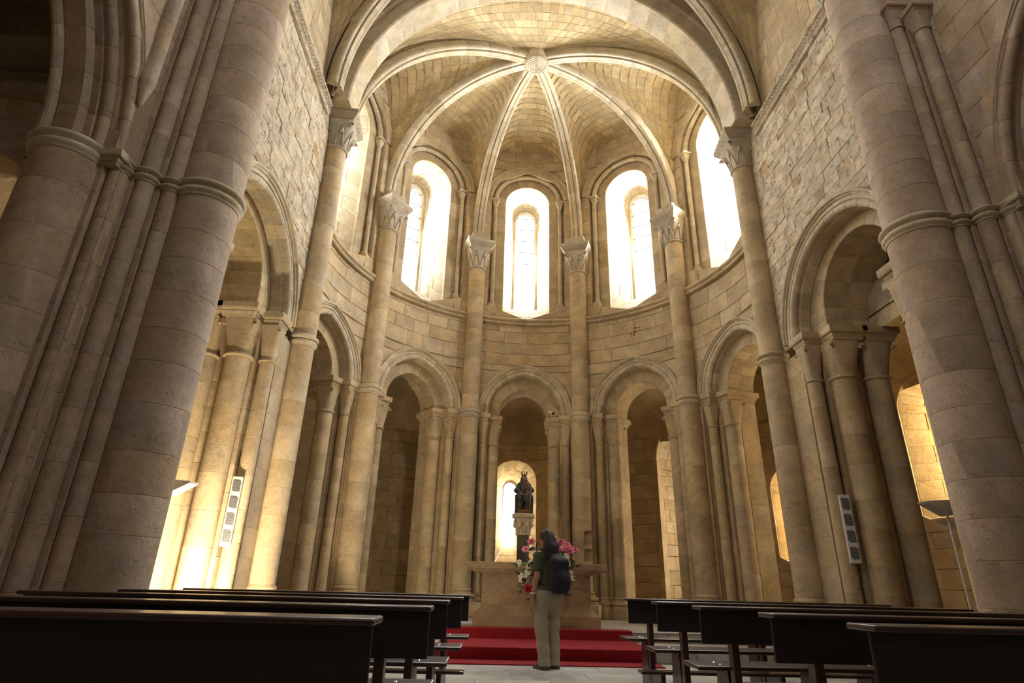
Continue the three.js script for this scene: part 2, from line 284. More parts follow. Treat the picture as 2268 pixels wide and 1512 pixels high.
bayThetas.forEach((k, i) => {
  const th = k * BAY, where = bayWhere[i], gr = k === 0 ? null : Math.abs(k) === 1 ? 'arcade next to the axis' : 'arcade beside the choir arch';
  // lower wall with its arch
  const w = put(struct('wall_apse', `coursed cream stone wall round the arcade arch ${where}`, 'wall'), th);
  wall(w, 'wall_core', bayM, -S_EDGE, S_EDGE, YF, 7.80, 0.36, 0.62, [archOpening(0, 1.19, 1.34, 5.05, 0)], CREAM, { thick: 1.15 });
  const a = put(thing('arcade_arch', `pointed two-order stone arch with roll and hood moulding ${where}`, 'arch', gr && gr + ', arches', 'structure'), th);
  voussoirs(a, 'voussoir', bayM, OUTER, OUT_SECTION, 7, PALE);
  voussoirs(a, 'hood_stone', bayM, OUTER, HOOD_SECTION, 5, PALE);
  for (const s of deepSections(0.34, -0.26, -0.93)) voussoirs(a, 'soffit_stone', bayM, INNER, s, 6, CREAM, { closed: true });
  for (const sg of [-1, 1]) {
    const j = put(thing('arcade_jamb', `stepped arch jamb with thin and thick shafts under capitals ${where}`, 'jamb', `jambs of the arch ${where}`, 'structure'), th);
    jamb(j, bayM, sg, BAYJAMB, YF, CREAM);
  }
  // string course under the windows
  const st = put(struct('trim', `round-moulded string course under the apse window ${where}`, 'string course'), th);
  for (let q = 0; q < 4; q++) {
    const s0 = lerp(-S_EDGE, S_EDGE, q / 4), s1 = lerp(-S_EDGE, S_EDGE, (q + 1) / 4), sec = [[0, 0], [0.03, 0.005], ...arc2(0.065, 0.045, 0.036, -PI * 0.75, PI * 0.5, 6), [0.085, 0.105], ...arc2(0.09, 0.15, 0.04, -PI * 0.4, PI * 0.45, 5), [0.02, 0.20], [0, 0.24]];
    const ss = [s0, s0 + 0.008, lerp(s0, s1, 0.33), lerp(s0, s1, 0.66), s1 - 0.008, s1], sm = sec.map(([d, t]) => [Math.max(0, d - 0.006), t]);
    mesh('moulding_stone', grid(ss.map((s, j) => (j === 0 || j === 5 ? sm : sec).map(([d, t]) => bayM(s, 7.60 + t, d))), false, true, 0.6), one(CREAM), st);
  }
  // upper wall with the window
  const u = put(struct('wall_apse', `cream stone wall round the tall apse window ${where}`, 'wall'), th);
  wall(u, 'wall_core', bayM, -S_EDGE, S_EDGE, 7.80, 13.95, 0.38, 0.55, [archOpening(0, 1.09, 1.09, 11.75, 7.88)], CREAM, { thick: 1.3 });
  const win = put(struct(`window_${i + 1}`, `deep round-headed apse window with thin side shafts ${where}`, 'window'), th);
  const ROLL = { w: 0.66, rise: 0.66, ts: 11.75 };
  voussoirs(win, 'order_stone', bayM, ROLL, [[0.43, 0.012], [0.425, 0.02], [0.41, 0.012], [0.402, -0.18], [0.012, -0.18], [0, -0.192], [0.0, -0.26], [0.46, -0.26]], 5, CREAM);
  voussoirs(win, 'roll_stone', bayM, { w: 0.97, rise: 0.97, ts: 11.75 }, arc2(0, -0.10, 0.062, 0, 2 * PI * 11 / 12, 11), 4, PALE, { closed: true, sub: 4 });
  voussoirs(win, 'hood_stone', bayM, { w: 1.09, rise: 1.09, ts: 11.75 }, [[-0.01, -0.05], [0, 0.03], [0.05, 0.045], [0.07, 0.03], [0.10, 0.03], [0.12, 0.06], [0.155, 0.065], [0.18, 0.03], [0.2, -0.05]], 4, CREAM, { sub: 4 });
  for (const sg of [-1, 1]) {
    courses(win, 'jamb_stone', bayM, [[1.12, -0.06], [1.09, 0], [1.085, -0.18], [0.67, -0.18], [0.66, -0.19], [0.655, -0.30], [1.12, -0.3]].map(([s, d]) => [sg * s, d]), 7.88, 11.75, 0.5, CREAM);
    const [x, , z] = bayM(sg * 0.975, 0, -0.10), g = part('nook_shaft', win);
    shaft(g, x, z, 0.058, 8.34, 11.48, 1.05, PALE);
    const b = mesh('base', baseGeo(0.062, 0.13), one(PALE), g); b.position.set(x, 8.22, z);
    const pl = mesh('plinth', tidy(new RoundedBoxGeometry(0.22, 0.36, 0.22, 1, 0.01), 0.3), one(CREAM), g); pl.position.set(x, 8.05, z);
    capital(win, x, 11.47, z, 0.058, 0.10, 0.2, PALE, { plain: true, name: 'nook_capital' });
    const ab = mesh('nook_abacus', moulded(0.095, 0.095, IMPOST(0.09)), one(PALE), win); ab.position.set(x, 11.67, z);
  }
  // splayed reveal: from the recess (half width 0.80) to the frame (0.46) and the rebate round the glass
  const D0 = -0.25, D1 = -1.05, wAt = (q) => lerp(0.66, 0.41, q), tAt = (q) => lerp(11.75, 11.86, q), bAt = (q) => lerp(7.86, 8.62, q);
  for (const sg of [-1, 1]) for (let r = 0; r < 9; r++) for (let q = 0; q < 2; q++) {
    const q0 = q ? (r % 2 ? 0.42 : 0.6) : 0, q1 = q ? 1 : (r % 2 ? 0.42 : 0.6);
    mesh('reveal_stone', cell((uu, v, d) => { const f = lerp(q0, q1, uu), t = lerp(bAt(f), tAt(f), (r + v) / 9); return bayM(sg * (wAt(f) - d), t, lerp(D0, D1, f)); }, (q1 - q0) * 0.9, 0.42, 1, 1, rr(-0.003, 0.003)), one(PALE), win);
  }
  for (let r = 0; r < 9; r++) for (let q = 0; q < 2; q++) {
    const q0 = q ? (r % 2 ? 0.4 : 0.6) : 0, q1 = q ? 1 : (r % 2 ? 0.4 : 0.6);
    mesh('reveal_arch_stone', cell((uu, v, d) => { const f = lerp(q0, q1, uu), an = PI * (r + v) / 9, ra = wAt(f) - d; return bayM(ra * Math.cos(an), tAt(f) + ra * Math.sin(an), lerp(D0, D1, f)); }, (q1 - q0) * 0.9, 0.25, 1, 2, rr(-0.003, 0.003)), one(PALE), win);
  }
  for (let r = 0; r < 4; r++) for (let q = 0; q < 3; q++) {
    const q0 = q / 3 + (r % 2 && q ? 0.06 : 0), q1 = (q + 1) / 3 + (r % 2 && q < 2 ? 0.06 : 0);
    mesh('sill_stone', cell((uu, v, d) => { const f = lerp(-0.28, 1, (r + v) / 4), hw = r === 0 ? 0.862 : wAt(Math.max(f, 0)) + 0.02; return bayM(lerp(-hw, hw, lerp(q0, q1, uu)), lerp(7.86, 8.62, f) + d, lerp(D0, D1, f)); }, 0.5, 0.3, 1, 1, rr(-0.006, 0.006), 0.016), one(WORN), win);
  }
  voussoirs(win, 'frame_stone', bayM, { w: 0.30, rise: 0.30, ts: 8.62, stilt: 3.24 }, [[0.2, -1.02], [0.10, -1.04], [0.092, -1.05], [0.085, -1.12], [0.02, -1.12], [0, -1.14], [0, -1.3], [0.2, -1.3]], 6, PALE);
  const gl = new THREE.Shape(); gl.moveTo(-0.32, 8.5); gl.lineTo(0.32, 8.5); gl.lineTo(0.32, 11.86); gl.absarc(0, 11.86, 0.32, 0, PI, false); gl.lineTo(-0.32, 8.5);
  const pane = mesh('glass_pane', boxUV(new THREE.ExtrudeGeometry(gl, { depth: 0.008, bevelEnabled: false, curveSegments: 20 })), GLASS, win); pane.position.z = -R - 1.2;
  for (let y = 9.0; y < 12.1; y += 0.42) { const b = mesh('glazing_bar', boxUV(new THREE.BoxGeometry(0.62, 0.014, 0.014).toNonIndexed()), LEAD, win); b.position.set(0, y, -R - 1.185); }
  const c = Math.cos(th), s = Math.sin(th), at = (rad) => [rad * s, ZC - rad * c], p = at(R + 1.14), q = at(0);
  daylight('window_daylight', p[0], 10.35, p[1], 0.54, 3.3, [q[0], 9.6, q[1]], SKY_APSE * [0.35, 0.6, 0.95, 1.1, 1.7][i]);
});

// ================================================================ the six tall columns of the apse
const COL_R = 4.36, colAng = [-2.5, -1.5, -0.5, 0.5, 1.5, 2.5];
colAng.forEach((k) => {
  const a = k * BAY, x = COL_R * Math.sin(a), z = ZC - COL_R * Math.cos(a), end = Math.abs(k) === 2.5;
  const o = thing('engaged_column', end ? 'tall round column carrying the choir arch on a carved capital' : Math.abs(k) === 0.5 ? 'tall round apse column flanking the middle window above the altar' : 'tall round apse column between the outer window bays', 'column', end ? 'choir arch columns' : Math.abs(k) === 0.5 ? 'columns flanking the middle bay' : 'columns between outer bays', 'structure');
  const r = 0.225;
  const pl = mesh('plinth', tidy(new RoundedBoxGeometry(0.78, 0.3, 0.78, 1, 0.02), 0.3), one(CREAM), o); pl.position.set(x, YF + 0.15, z); pl.rotation.y = -a;
  const b = mesh('base', baseGeo(r, 0.3), one(CREAM), o); b.position.set(x, YF + 0.3, z);
  const top = end ? 9.28 : 9.12;
  shaft(o, x, z, r, YF + 0.6, 4.84, 0.47, CREAM);
  const an = mesh('shaft_ring', annulet(r, 0.22), one(PALE), o); an.position.set(x, 4.84, z);
  shaft(o, x, z, r, 5.06, top, 0.46, CREAM);
  const ca = end ? 0.36 : 0.33;
  capital(o, x, top, z, r, ca, 0.6, CARVED, { turn: -a, carved: 8 });
  const ab = mesh('abacus', moulded(ca, ca, [[-0.03, 0], [0.0, 0.05], [0.02, 0.07], [0.06, 0.14], [0.07, 0.15], [0.07, 0.24]]), one(CARVED), o); ab.position.set(x, top + 0.6, z); ab.rotation.y = -a;
  // drilled holes of the abacus, given as a row of beads in its own stone
  for (let q = -2; q <= 2; q++) for (const [sx, sz] of [[0, 1], [1, 0], [-1, 0]]) { const s = mesh('abacus_bead', BEAD, ab.material, ab); s.position.set(sx ? sx * (ca + 0.035) : q * 0.13, 0.105, sz ? sz * (ca + 0.035) : q * 0.13); }
  const im = mesh('springer_block', tidy(new RoundedBoxGeometry(end ? 0.66 : 0.5, 0.26, 0.5, 1, 0.02), 0.3), one(CARVED), o); im.position.set(x, top + 0.6 + 0.24 + 0.13, z); im.rotation.y = -a;
});

// two small worn niches cut into one of the columns beside the altar
{
  const o = scene.children.filter((c) => c.name.startsWith('engaged_column'))[3], ev = new Evaluator(), a = 0.5 * BAY, cx = COL_R * Math.sin(a), cz = ZC - COL_R * Math.cos(a);
  const cut = (y0, h) => { const s = new THREE.Shape(); s.moveTo(0.0, 0); s.lineTo(0.26, 0); s.lineTo(0.26, h - 0.06); s.quadraticCurveTo(0.25, h, 0.13, h); s.quadraticCurveTo(0.01, h, 0, h - 0.06); s.lineTo(0, 0); const g = tidy(new THREE.ExtrudeGeometry(s, { depth: 0.3, bevelEnabled: false, curveSegments: 6 }), 0.5); const b = new Brush(g); b.position.set(cx - 0.02, y0, cz + 0.09); b.updateMatrixWorld(true); return b; };
  const cuts = [cut(1.52, 0.27), cut(1.88, 0.31)];
  for (const d of o.children.filter((m) => m.name === 'drum' && m.position.y < 2.25)) {
    d.geometry.computeBoundingBox(); const bb = d.geometry.boundingBox; let g = new THREE.CylinderGeometry(bb.max.x - 0.001, bb.max.x - 0.001, bb.max.y - 0.004, 40); g.translate(0, bb.max.y / 2, 0); d.updateMatrix();
    g.applyMatrix4(d.matrix);
    for (const c of cuts) { const b = new Brush(g); b.updateMatrixWorld(true); const r = ev.evaluate(b, c, SUBTRACTION); r.geometry.clearGroups(); g = r.geometry.clone(); }
    g.applyMatrix4(d.matrix.clone().invert());
    d.geometry = boxUV(g.index ? g.toNonIndexed() : g, 1, 2);
  }
}
// chipped dark hollows on the wall above the arch next to the altar axis
{
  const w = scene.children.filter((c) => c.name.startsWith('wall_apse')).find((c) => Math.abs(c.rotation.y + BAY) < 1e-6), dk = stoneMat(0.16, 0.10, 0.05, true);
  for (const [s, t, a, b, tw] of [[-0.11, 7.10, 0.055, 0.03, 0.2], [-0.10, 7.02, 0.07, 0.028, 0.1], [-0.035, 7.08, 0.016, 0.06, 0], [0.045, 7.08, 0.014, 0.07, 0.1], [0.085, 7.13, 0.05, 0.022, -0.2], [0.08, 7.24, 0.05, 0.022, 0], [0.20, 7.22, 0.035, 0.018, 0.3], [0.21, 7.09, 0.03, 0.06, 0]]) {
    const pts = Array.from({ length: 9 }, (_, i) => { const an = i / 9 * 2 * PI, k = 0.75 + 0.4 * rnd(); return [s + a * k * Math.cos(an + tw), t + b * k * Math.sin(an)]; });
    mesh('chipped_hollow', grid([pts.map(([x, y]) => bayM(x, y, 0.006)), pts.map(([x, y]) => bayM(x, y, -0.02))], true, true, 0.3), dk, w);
  }
}
// ================================================================ the vault: ribs, keystone, webs
const KEY = [0, 14.02, -11.72];
const SPRING_Y = 10.1;
function ribCurve(P, K, y0) { return (f) => { const t = f * PI / 2, c = Math.pow(Math.cos(t), 0.92), s = Math.sin(t); return [lerp(K[0], P[0], c), y0 + (K[1] - y0) * s, lerp(K[2], P[2], c)]; }; }
const RIB = [[-0.13, -0.26], [-0.155, -0.16], ...arc2(-0.105, -0.085, 0.062, PI * 1.05, PI * 0.1, 7), [-0.052, -0.06], [-0.046, 0.0], [0.046, 0.0], [0.052, -0.06], ...arc2(0.105, -0.085, 0.062, PI * 0.9, -PI * 0.05, 7), [0.155, -0.16], [0.13, -0.26]];
function rib(o, f, n, set, sec = RIB, name = 'rib_stone') {
  const e = 1e-3, small = shrink(sec, 0.006);
  const at = (t, s) => {
    const p = new THREE.Vector3(...f(t)), T = new THREE.Vector3(...f(Math.min(1, t + e))).sub(new THREE.Vector3(...f(Math.max(0, t - e)))).normalize();
    const a = f(0), b = f(1), L = new THREE.Vector3(b[2] - a[2], 0, -(b[0] - a[0])).normalize(), D = new THREE.Vector3().crossVectors(T, L).normalize(); if (D.y > 0.001 || (Math.abs(D.y) <= 0.001 && D.x * (b[0] - a[0]) + D.z * (b[2] - a[2]) < 0)) D.negate();
    return s.map(([l, d]) => [p.x + L.x * l + D.x * d, p.y + L.y * l + D.y * d, p.z + L.z * l + D.z * d]);
  };
  for (let i = 0; i < n; i++) {
    const a = i / n, b = (i + 1) / n, dl = 0.0016, ts = [a, a + dl, lerp(a, b, 0.35), lerp(a, b, 0.7), b - dl, b];
    mesh(name, grid(ts.map((t, j) => at(t, j === 0 || j === 5 ? small : sec)), false, true, 0.5), one(set), o);
  }
}
const ribStart = colAng.map((k) => { const a = k * BAY, q = COL_R - 0.02; return Math.abs(k) === 2.5 ? [Math.sign(k) * 4.18, SPRING_Y, -10.42] : [q * Math.sin(a), SPRING_Y, ZC - q * Math.cos(a)]; });
const ribF = ribStart.map((p) => ribCurve(p, KEY, SPRING_Y));
ribF.forEach((f, i) => {
  const end = i === 0 || i === 5, mid = i === 2 || i === 3;
  const o = thing('vault_rib', end ? 'double-roll vault rib sweeping from behind the choir arch to the keystone' : mid ? 'double-roll vault rib rising beside the middle apse window' : 'double-roll vault rib rising between outer apse windows', 'vault rib', end ? 'ribs behind the choir arch' : mid ? 'ribs beside the middle window' : 'ribs between outer windows', 'structure');
  rib(o, f, 11, PALE);
});
{
  const k = thing('keystone', 'round keystone with concentric carved rings where the apse ribs meet', 'keystone', null, 'structure');
  const body = mesh('boss', lathe([[0.0001, -0.02], [0.30, -0.02], [0.33, 0.03], [0.33, 0.3], [0.0001, 0.3]], 36), PALE[6], k); body.position.set(KEY[0], KEY[1] - 0.02, KEY[2]);
  for (const [rad, tb] of [[0.265, 0.02], [0.20, 0.022], [0.135, 0.02], [0.07, 0.022]]) { const t = new THREE.TorusGeometry(rad, tb, 8, 36); t.rotateX(PI / 2); const m = mesh('carved_ring', tidy(t, 1), PALE[2], k); m.position.set(KEY[0], KEY[1] - 0.042, KEY[2]); }
  const s = mesh('carved_bud', tidy(new THREE.SphereGeometry(0.03, 10, 8), 1), PALE[2], k); s.position.set(KEY[0], KEY[1] - 0.042, KEY[2]);
  for (let q = 0; q < 28; q++) { const a = q / 28 * 2 * PI, b = mesh('carved_bead', BEAD, PALE[2], k); b.position.set(KEY[0] + 0.31 * Math.cos(a), KEY[1] - 0.04, KEY[2] + 0.31 * Math.sin(a)); }
}
// a web between two ribs: A(v), B(v) and the crown C(v); rows of stones run from rib to rib
function web(o, A, B, C, nrow, len, set, bulge, { v0 = 0, v1 = 0.97, inside = [0, 9, -11], brown = null } = {}) {
  const S = (u, v) => { const a = A(v), b = B(v), c = C(v), k = bulge(Math.abs(2 * u - 1), v); return [0, 1, 2].map((i) => lerp(a[i], b[i], u) + k * (c[i] - (a[i] + b[i]) / 2)); };
  const nrm = (u, v) => { const e = 2e-3, p = (a, b) => new THREE.Vector3(...S(Math.min(1, Math.max(0, a)), Math.min(1, Math.max(0, b)))); const n = new THREE.Vector3().crossVectors(p(u + e, v).sub(p(u - e, v)), p(u, v + e).sub(p(u, v - e))).normalize(), q = new THREE.Vector3(...inside).sub(p(u, v)); return n.dot(q) < 0 ? n.negate() : n; };
  const P = (u, v, d) => { const p = S(u, v), n = nrm(u, v); return [p[0] + n.x * d, p[1] + n.y * d, p[2] + n.z * d]; };
  const rows = []; for (let j = 0; j <= 20; j++) rows.push(Array.from({ length: 25 }, (_, i) => P(i / 24, lerp(v0, v1 + 0.02, j / 20), -0.03)));
  const rows2 = rows.map((r) => r.map((p) => [p[0], p[1] + 0.25, p[2]]));
  mesh('web_core', mergeGeometries([grid(rows, false), grid(rows2, false)]), M_MORTAR, o);
  for (let r = 0; r < nrow; r++) {
    const a = lerp(v0, v1, r / nrow), b = lerp(v0, v1, (r + 1) / nrow), m = (a + b) / 2; let L = 0, pr = S(0, m); const acc = [0];
    for (let i = 1; i <= 40; i++) { const p = S(i / 40, m); L += Math.hypot(p[0] - pr[0], p[1] - pr[1], p[2] - pr[2]); acc.push(L); pr = p; }
    const n = Math.max(1, Math.round(L / len)), inv = (l) => { let i = acc.findIndex((x) => x >= l); if (i <= 0) return i < 0 ? 1 : 0; return (i - 1 + (l - acc[i - 1]) / (acc[i] - acc[i - 1])) / 40; };
    const cuts = [0]; for (let i = 1; i < n; i++) cuts.push(inv(L * (i + (r % 2 ? 0.25 : -0.25) + rr(-0.15, 0.15)) / n)); cuts.push(1);
    for (let i = 0; i < cuts.length - 1; i++) if (cuts[i + 1] - cuts[i] > 0.004) mesh('web_stone', cell((u, v, d) => P(lerp(cuts[i], cuts[i + 1], u), lerp(a, b, v), d), L / n, 0.2, 2, 1, rr(-0.004, 0.004), 0.008, 0.03), one(brown && (m < brown) ? ROSE : set), o);
  }
}
const lift = (f, h) => (v) => { const p = f(v); return [p[0], p[1] + h * (1 - Math.cos(v * PI / 2) * 0.6), p[2]]; };
const outw = (f, k) => (v) => { const p = f(v), q = [p[0] - KEY[0], p[2] - KEY[2]], l = Math.hypot(...q) || 1, w = k * Math.cos(v * PI / 2); return [p[0] + q[0] / l * w, p[1] + 0.16 * Math.sin(v * PI / 2), p[2] + q[1] / l * w]; };
bayThetas.forEach((k, i) => {
  const th = k * BAY, o = struct('ceiling_apse', `vault web of small cream stones above the apse window ${bayWhere[i]}`, 'vault');
  const W = [(R + 0.02) * Math.sin(th), 13.62, ZC - (R + 0.02) * Math.cos(th)], K2 = [KEY[0], KEY[1] + 0.24, KEY[2]];
  const C = (v) => { const f = v; return [lerp(W[0], K2[0], f), lerp(W[1], K2[1], f) + 0.18 * Math.sin(f * PI), lerp(W[2], K2[2], f)]; };
  web(o, outw(ribF[i], 0.2), outw(ribF[i + 1], 0.2), C, 17, 0.34, WEB, (x, v) => 1 - Math.pow(x, lerp(5.5, 2, Math.pow(v, 0.6))));
});
{
  const o = struct('ceiling_apse', 'vault web of narrow stones between the choir arch and the keystone', 'vault');
  const K2 = [0, KEY[1] + 0.22, KEY[2]], W = [0, 14.45, -9.98];
  web(o, outw(ribF[0], 0.05), outw(ribF[5], 0.05), (v) => [0, lerp(W[1], K2[1], v), lerp(W[2], K2[2], v)], 8, 0.19, WEB, (x, v) => Math.sqrt(Math.max(0, 1 - x * x)) * lerp(1, 0.9, v));
}

// ================================================================ choir arch across the mouth of the apse
const CHOIR = { w: 4.02, rise: 4.02, ts: 10.1 };
{
  const o = thing('choir_arch', 'broad plain round arch of pale blocks across the mouth of the apse', 'arch', null, 'structure');
  const M = (s, t, d) => [s, t, -9.32 + d];
  voussoirs(o, 'voussoir', M, CHOIR, [[0.5, 0.0], [0.03, 0.0], [0, -0.03], [0, -0.60], [0.03, -0.63], [0.5, -0.63]], 12, PALE, { closed: true, sub: 3 });
  voussoirs(o, 'outer_voussoir', M, { w: 4.3, rise: 4.3, ts: 10.1 }, [[0.4, 0.12], [0.05, 0.10], [0.0, 0.06], [0, -0.06], [0.4, -0.1]], 13, ROSE, { sub: 3 });
}
// ================================================================ vault of the choir bay in front of it
{
  const K = [0, 14.2, -7.75], Y = 10.15, st = [[-4.12, Y, -9.02], [4.12, Y, -9.02], [4.12, Y, -6.35], [-4.12, Y, -6.35]].map((p) => ribCurve(p, K, Y));
  st.forEach((f, i) => rib(thing('vault_rib', i < 2 ? 'double-roll rib of the choir vault rising in front of the choir arch' : 'double-roll rib of the choir vault rising above the crossing pier', 'vault rib', i < 2 ? 'choir vault ribs at the apse side' : 'choir vault ribs at the crossing side', 'structure'), f, 12, PALE));
  const up = (f) => (v) => { const p = f(v); return [p[0] * 1.085, p[1] + 0.12 + 0.1 * v, p[2]]; };
  const E = (x, v) => Math.sqrt(Math.max(0, 1 - x * x));
  const east = struct('ceiling_choir', 'choir vault web above the choir arch', 'vault'); web(east, up(st[0]), up(st[1]), (v) => [0, lerp(14.75, 14.45, v), lerp(-9.3, K[2], v)], 8, 0.4, WEB, E, { inside: [0, 9, -8] });
  const west = struct('ceiling_choir', 'choir vault web towards the crossing', 'vault'); web(west, up(st[2]), up(st[3]), (v) => [0, lerp(14.75, 14.45, v), lerp(-5.9, K[2], v)], 6, 0.6, WEB, E, { inside: [0, 9, -8] });
  for (const sg of [-1, 1]) { const n = struct('ceiling_choir', 'choir vault web above the side wall with the carved frieze', 'vault'); web(n, up(sg < 0 ? st[0] : st[1]), up(sg < 0 ? st[3] : st[2]), (v) => [sg * lerp(4.5, 0, v), lerp(13.9, 14.45, v), -7.72], 12, 0.4, WEB, (x, v) => 1 - x ** 2.4, { inside: [0, 9, -8] }); }
}

// ================================================================ choir side walls with their wide arches
const CW = 4.45, CZ = -7.86;
const COUT = { w: 1.47, rise: 1.47, ts: 5.08 }, CINN = { w: 0.98, rise: 0.98, ts: 5.05, stilt: 0.32 };
for (const sg of [-1, 1]) {
  const M = (s, t, d) => [sg * (CW - d), t, CZ - s], side = sg < 0 ? 'left' : 'right', near = sg < 0 ? 'beside the brightly lit bay' : 'beside the dark bay';
  const w = struct(`wall_${side}`, `weathered choir wall of small rough stones ${near}`, 'wall');
  wall(w, 'wall_core', M, -1.85, 2.13, 5.04, 9.98, 0.215, 0.38, [archOpening(0, 1.66, 1.66, 5.08, 0)], WORN, { thick: 1.3, rough: 0.009, bev: 0.007 });
  const w2 = struct(`wall_${side}`, `upper choir wall of pale blocks above the carved frieze ${near}`, 'wall');
  wall(w2, 'wall_core', M, -1.9, 2.13, 9.98, 14.3, 0.36, 0.6, [], CREAM, { thick: 1.3, rough: 0.006 });
  // carved frieze: a band with lattice relief
  const f = struct('trim', `carved lattice frieze running along the choir wall ${near}`, 'frieze');
  for (let q = 0; q < 6; q++) {
    const s0 = lerp(-1.85, 1.5, q / 6), s1 = lerp(-1.85, 1.5, (q + 1) / 6), sec = [[0.0, 0], [0.05, 0.01], [0.075, 0.05], [0.075, 0.20], [0.11, 0.215], [0.11, 0.255], [0, 0.27]];
    mesh('frieze_stone', grid([s0, s0 + 0.006, s1 - 0.006, s1].map((s, j) => sec.map(([d, t]) => M(s, 9.71 + t, j === 0 || j === 3 ? Math.max(0, d - 0.006) : d))), false, true, 0.3), one(WORN), f);
    const bars = [];
    for (let b = 0; b < 7; b++) for (const dir of [-1, 1]) { const sc = lerp(s0, s1, (b + 0.5) / 7), h = 0.055; const p = [[sc - h, dir > 0 ? 9.765 : 9.905], [sc + h, dir > 0 ? 9.905 : 9.765]]; const nx = 0.011; const q4 = [[p[0][0] - nx, p[0][1]], [p[0][0] + nx, p[0][1]], [p[1][0] + nx, p[1][1]], [p[1][0] - nx, p[1][1]]]; bars.push(cell(bil(q4, (s, t, d) => M(s, t, d + 0.083)), 0.022, 0.14, 1, 1, 0.004, 0.004, 0.012)); }
    mesh('lattice_relief', mergeGeometries(bars), WORN[1], f).userData.kind = 'stuff';
  }
  const a = thing('choir_side_arch', `wide round two-order arch with roll moulding ${sg < 0 ? 'opening into the brightly lit bay' : 'opening into the dark bay'}`, 'arch', null, 'structure');
  voussoirs(a, 'voussoir', M, COUT, OUT_SECTION.map(([e, d]) => [e * 0.93, d * 1.1]), 8, PALE);
  voussoirs(a, 'hood_stone', M, COUT, HOOD_SECTION.map(([e, d]) => [e * 0.97, d * 1.2]), 6, PALE);
  for (const s of deepSections(0.52, -0.34, -1.3)) voussoirs(a, 'soffit_stone', M, CINN, s, 8, sg < 0 ? WEB : CREAM, { closed: true });
  for (const q of [-1, 1]) {
    const j = thing('choir_arch_jamb', `arch jamb with three round shafts under plain capitals ${q > 0 ? 'next to the choir arch column' : 'next to the crossing pier'} ${near}`, 'jamb', null, 'structure');
    jamb(j, M, q, {
      plan: [[q > 0 ? 2.13 : 1.85, 0.0], [1.36, 0.0], [1.36, -0.24], [1.14, -0.24], [1.14, -0.5], [1.10, -0.52], [1.10, -1.3], [1.6, -1.3]],
      shafts: [[1.24, -0.09, 0.115, 0.17], [1.045, -0.48, 0.195, 0.27], [1.045, -1.02, 0.195, 0.27]], yc: 4.24, yi: 4.84, yt: 5.07,
      blocks: [[1.06, 1.46, -0.28, 0.07], [0.72, 1.4, -0.80, -0.22], [0.72, 1.5, -1.34, -0.78]],
    }, 0, CREAM);
  }
}
